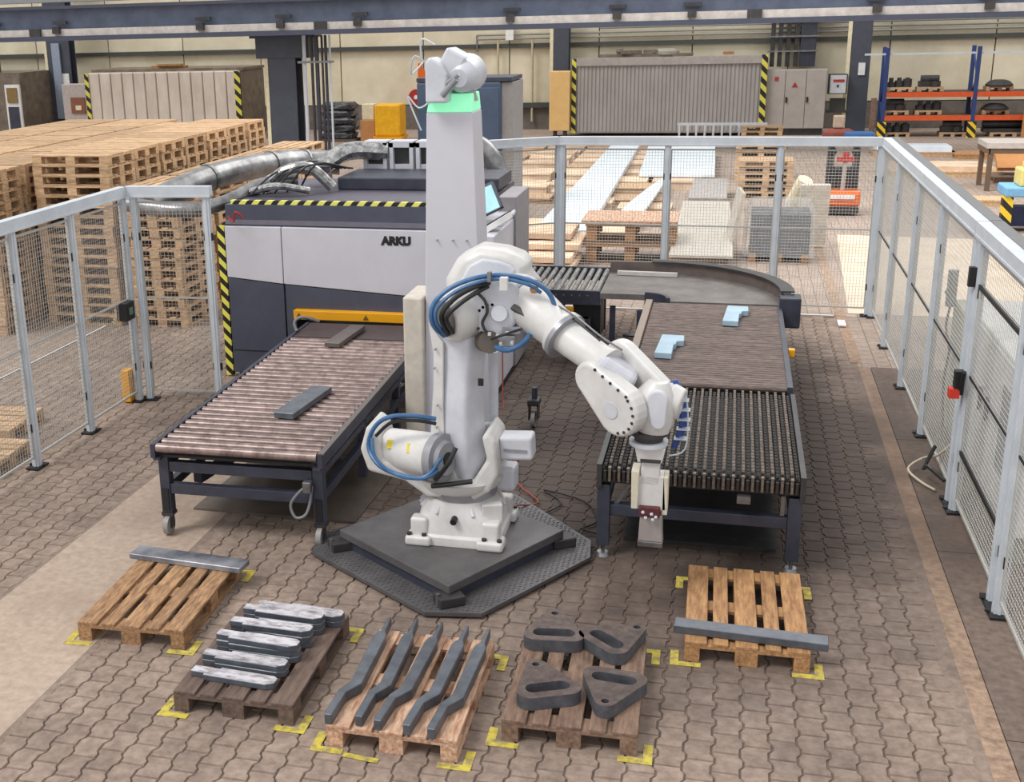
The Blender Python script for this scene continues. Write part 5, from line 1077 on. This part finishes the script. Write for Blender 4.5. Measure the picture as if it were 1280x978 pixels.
obj('hub_plate', MB().prism(stadium(.07, .05, .16), wc+Vector((.03, -.14, .08)), (.05, 0, -1), (1, 0, 0), .05), white_cool, hb, bevel=.012)
obj('side_disc', MB().cyl(wc+Vector((.10, .05, .02)), wc+Vector((.19, .03, .0)), .13, .11, 24), white, t, smooth=True, bevel=.012)
# tool flange and gripper
fz = wc+Vector((-.03, 0, -.19))
obj('tool_flange', MB().rings([(fz, .12), (fz-Vector((0, 0, .03)), .125), (fz-Vector((0, 0, .035)), .10), (fz-Vector((0, 0, .07)), .10)], 28), darkmetal, t, smooth=True)
obj('flange_ring', MB().rings([(fz-Vector((0, 0, .07)), .135), (fz-Vector((0, 0, .10)), .135), (fz-Vector((0, 0, .105)), .11)], 28), alu, t, smooth=True)
g0 = fz-Vector((0, 0, .105)); D = Vector((0, 0, -1))
def gb(name, dx, z0, z1, w0, w1, d, m, par=None, dy=0):
    z0 *= 1.1; z1 *= 1.1; w0 *= 1.12; w1 *= 1.12; dx *= 1.12
    a = g0+Vector((dx, dy, -z0)); b = g0+Vector((dx+.0, dy, -z1))
    return obj(name, MB().loft([[a+Vector((x*w0/2, y*d/2, 0)) for x, y in ((-1, -1), (1, -1), (1, 1), (-1, 1))][::-1], [b+Vector((x*w1/2, y*d/2, 0)) for x, y in ((-1, -1), (1, -1), (1, 1), (-1, 1))][::-1]]), m, par or t, bevel=.006)
gb('adapter', .015, 0, .10, .19, .15, .16, white); gb('adapter_slot', .02, .075, .1, .13, .12, .01, darkmetal, None, -.082)
gb('neck', .02, .10, .26, .11, .12, .12, white)
gr = gb('gripper_body', .025, .2, .43, .17, .2, .16, white, None, .02); gb('side_plate', -.07, .16, .42, .05, .04, .18, mat('ivory_plate', (216, 208, 186)), gr, .0); gb('side_plate', .115, .2, .46, .035, .035, .16, mat('ivory_plate', (0, 0, 0)), gr, .02)
gb('coil_block', .025, .40, .47, .13, .13, .1, mat('dark_red_coil', (112, 40, 40), .5, 0, (60, 30, 40), 30), gr, -.05)
for a, b in ((-.04, .47), (.02, .48), (.05, .50), (-.02, .51), (.03, .52)): obj('fitting', MB().ball(g0+Vector((.025+a, -.12, -b)), .013, 8), alu, gr)
gb('magnet', .035, .46, .64, .135, .15, .14, mat('pale_magnet', (176, 166, 162), .35, .3), gr, -.02); gb('magnet_foot', .035, .64, .68, .155, .155, .15, steel, gr, -.02)
# hoses
def hose(name, pts, r_, m): return obj(name, MB().tube([Vector(p) for p in pts], r_, 10, 5), m, t, smooth=True)
hose('blue_hose', [(-2.011, 8.500, 1.893), (-2.066, 8.380, 2.013), (-2.059, 8.360, 2.158), (-1.952, 8.400, 2.272), (-1.783, 8.450, 2.345), (-1.585, 8.500, 2.370), (-1.376, 8.480, 2.345), (-1.239, 8.500, 2.262), (-1.187, 8.550, 2.121), (-1.216, 8.600, 2.036)], .018, bluehose)
hose('blue_hose', [(-1.988, 8.480, 1.899), (-2.031, 8.360, 2.026), (-2.024, 8.340, 2.140), (-1.912, 8.380, 2.248), (-1.753, 8.420, 2.322), (-1.572, 8.460, 2.349), (-1.385, 8.460, 2.319), (-1.286, 8.500, 2.249)], .014, bluehose)
hose('black_hose', [(-1.971, 8.460, 1.918), (-1.987, 8.330, 2.089), (-1.904, 8.340, 2.210), (-1.785, 8.400, 2.284), (-1.663, 8.500, 2.314)], .02, rubber)
hose('black_hose', [(-1.934, 8.460, 1.932), (-1.949, 8.320, 2.075), (-1.866, 8.330, 2.172), (-1.762, 8.400, 2.243), (-1.675, 8.500, 2.284)], .018, rubber)
hose('blue_hose', [(-1.607, 8.450, 1.838), (-1.510, 8.380, 1.837), (-1.408, 8.400, 1.885), (-1.362, 8.550, 1.933), (-1.362, 8.700, 1.969)], .02, bluehose)
hose('black_hose', [(-1.636, 8.420, 1.906), (-1.522, 8.380, 1.958), (-1.428, 8.450, 1.980)], .01, rubber)
hose('forearm_line', [(-1.218, 8.600, 2.157), (-1.019, 8.420, 2.100), (-0.833, 8.300, 1.996), (-0.670, 8.250, 1.912)], .008, steel)
hose('forearm_line', [(-1.194, 8.600, 2.121), (-1.004, 8.400, 2.064), (-0.830, 8.280, 1.967)], .008, rubber)
obj('orange_cap', MB().ball((-1.333, 8.500, 2.271), .035, 8), mat('copper_cap', (190, 140, 90)), t)
hb_ = obj('hose_clamp', MB().cbox((-1.647, 8.420, 2.373), (.03, .05, .08)), steel, t, bevel=.006); obj('hose_bracket', MB().cbox((-1.541, 8.420, 2.323), (.06, .05, .1)), white, t, bevel=.006)
hose('blue_hose', [(-2.084, 8.500, 1.231), (-2.260, 8.450, 1.262), (-2.452, 8.450, 1.237), (-2.586, 8.500, 1.120), (-2.631, 8.500, 0.957), (-2.520, 8.400, 0.855), (-2.340, 8.350, 0.808), (-2.163, 8.350, 0.796), (-2.047, 8.400, 0.852)], .018, bluehose)
hose('blue_hose', [(-2.587, 8.450, 1.058), (-2.557, 8.400, 0.932), (-2.439, 8.360, 0.837), (-2.274, 8.340, 0.791), (-2.120, 8.360, 0.822), (-2.021, 8.400, 0.958)], .014, bluehose)
hose('black_hose', [(-2.085, 8.500, 1.192), (-2.230, 8.450, 1.225), (-2.424, 8.460, 1.196), (-2.569, 8.500, 1.061)], .014, rubber)
hose('black_hose', [(-2.068, 8.400, 0.771), (-1.959, 8.350, 0.929), (-1.907, 8.400, 1.044)], .018, rubber)
hose('black_hose', [(-2.113, 8.450, 0.695), (-1.978, 8.420, 0.731), (-1.789, 8.420, 0.772)], .02, rubber)
m_ = mat('deep_blue_hose', (44, 78, 150), .4)
for k in range(3): hose('hand_hose', [Vector((-0.342, 8.200, 1.711))+Vector((.02*k, .02*k, 0)), Vector((-0.262, 8.200, 1.587))+Vector((.015*k, .02*k, 0)), Vector((-0.244, 8.200, 1.412))+Vector((.012*k, .02*k, 0)), Vector((-0.291, 8.200, 1.230))+Vector((.005*k, .02*k, 0))], .017, m_)
m = MB()
for y in (498, 510, 522, 534, 546): pass
c_ = [Vector((-0.256, 8.180, 1.594)), Vector((-0.242, 8.180, 1.525)), Vector((-0.239, 8.180, 1.454)), Vector((-0.241, 8.180, 1.384)), Vector((-0.255, 8.180, 1.312))]
for p in c_: m.cbox(p+Vector((.01, 0, 0)), (.09, .07, .006))
m.tube([Vector((-0.218, 8.160, 1.626)), Vector((-0.200, 8.160, 1.458)), Vector((-0.213, 8.160, 1.238)), Vector((-0.319, 8.140, 1.190))], .006, 6)
obj('hose_guard', m, alu, t)
# loose cables on the floor behind the slab
tag(obj('floor_cable', MB().tube([(-1.55, 9.5, .02), (-1.3, 9.9, .02), (-1.5, 10.2, .02), (-1.1, 10.0, .02), (-.95, 9.6, .02), (-1.05, 9.4, .02), (-.8, 9.3, .02)], .008), blacks), 'thin black cable winding on the floor right of the slab', 'cable')
tag(obj('floor_cable', MB().tube([(-1.7, 9.6, .1), (-1.5, 9.9, .02), (-1.75, 10.3, .02), (-1.85, 10.8, .02), (-2.05, 11.3, .02), (-2.3, 12.0, .3)], .008), mat('dull_red_cable', (0, 0, 0))), 'thin red cable running from the robot to the machine', 'cable')
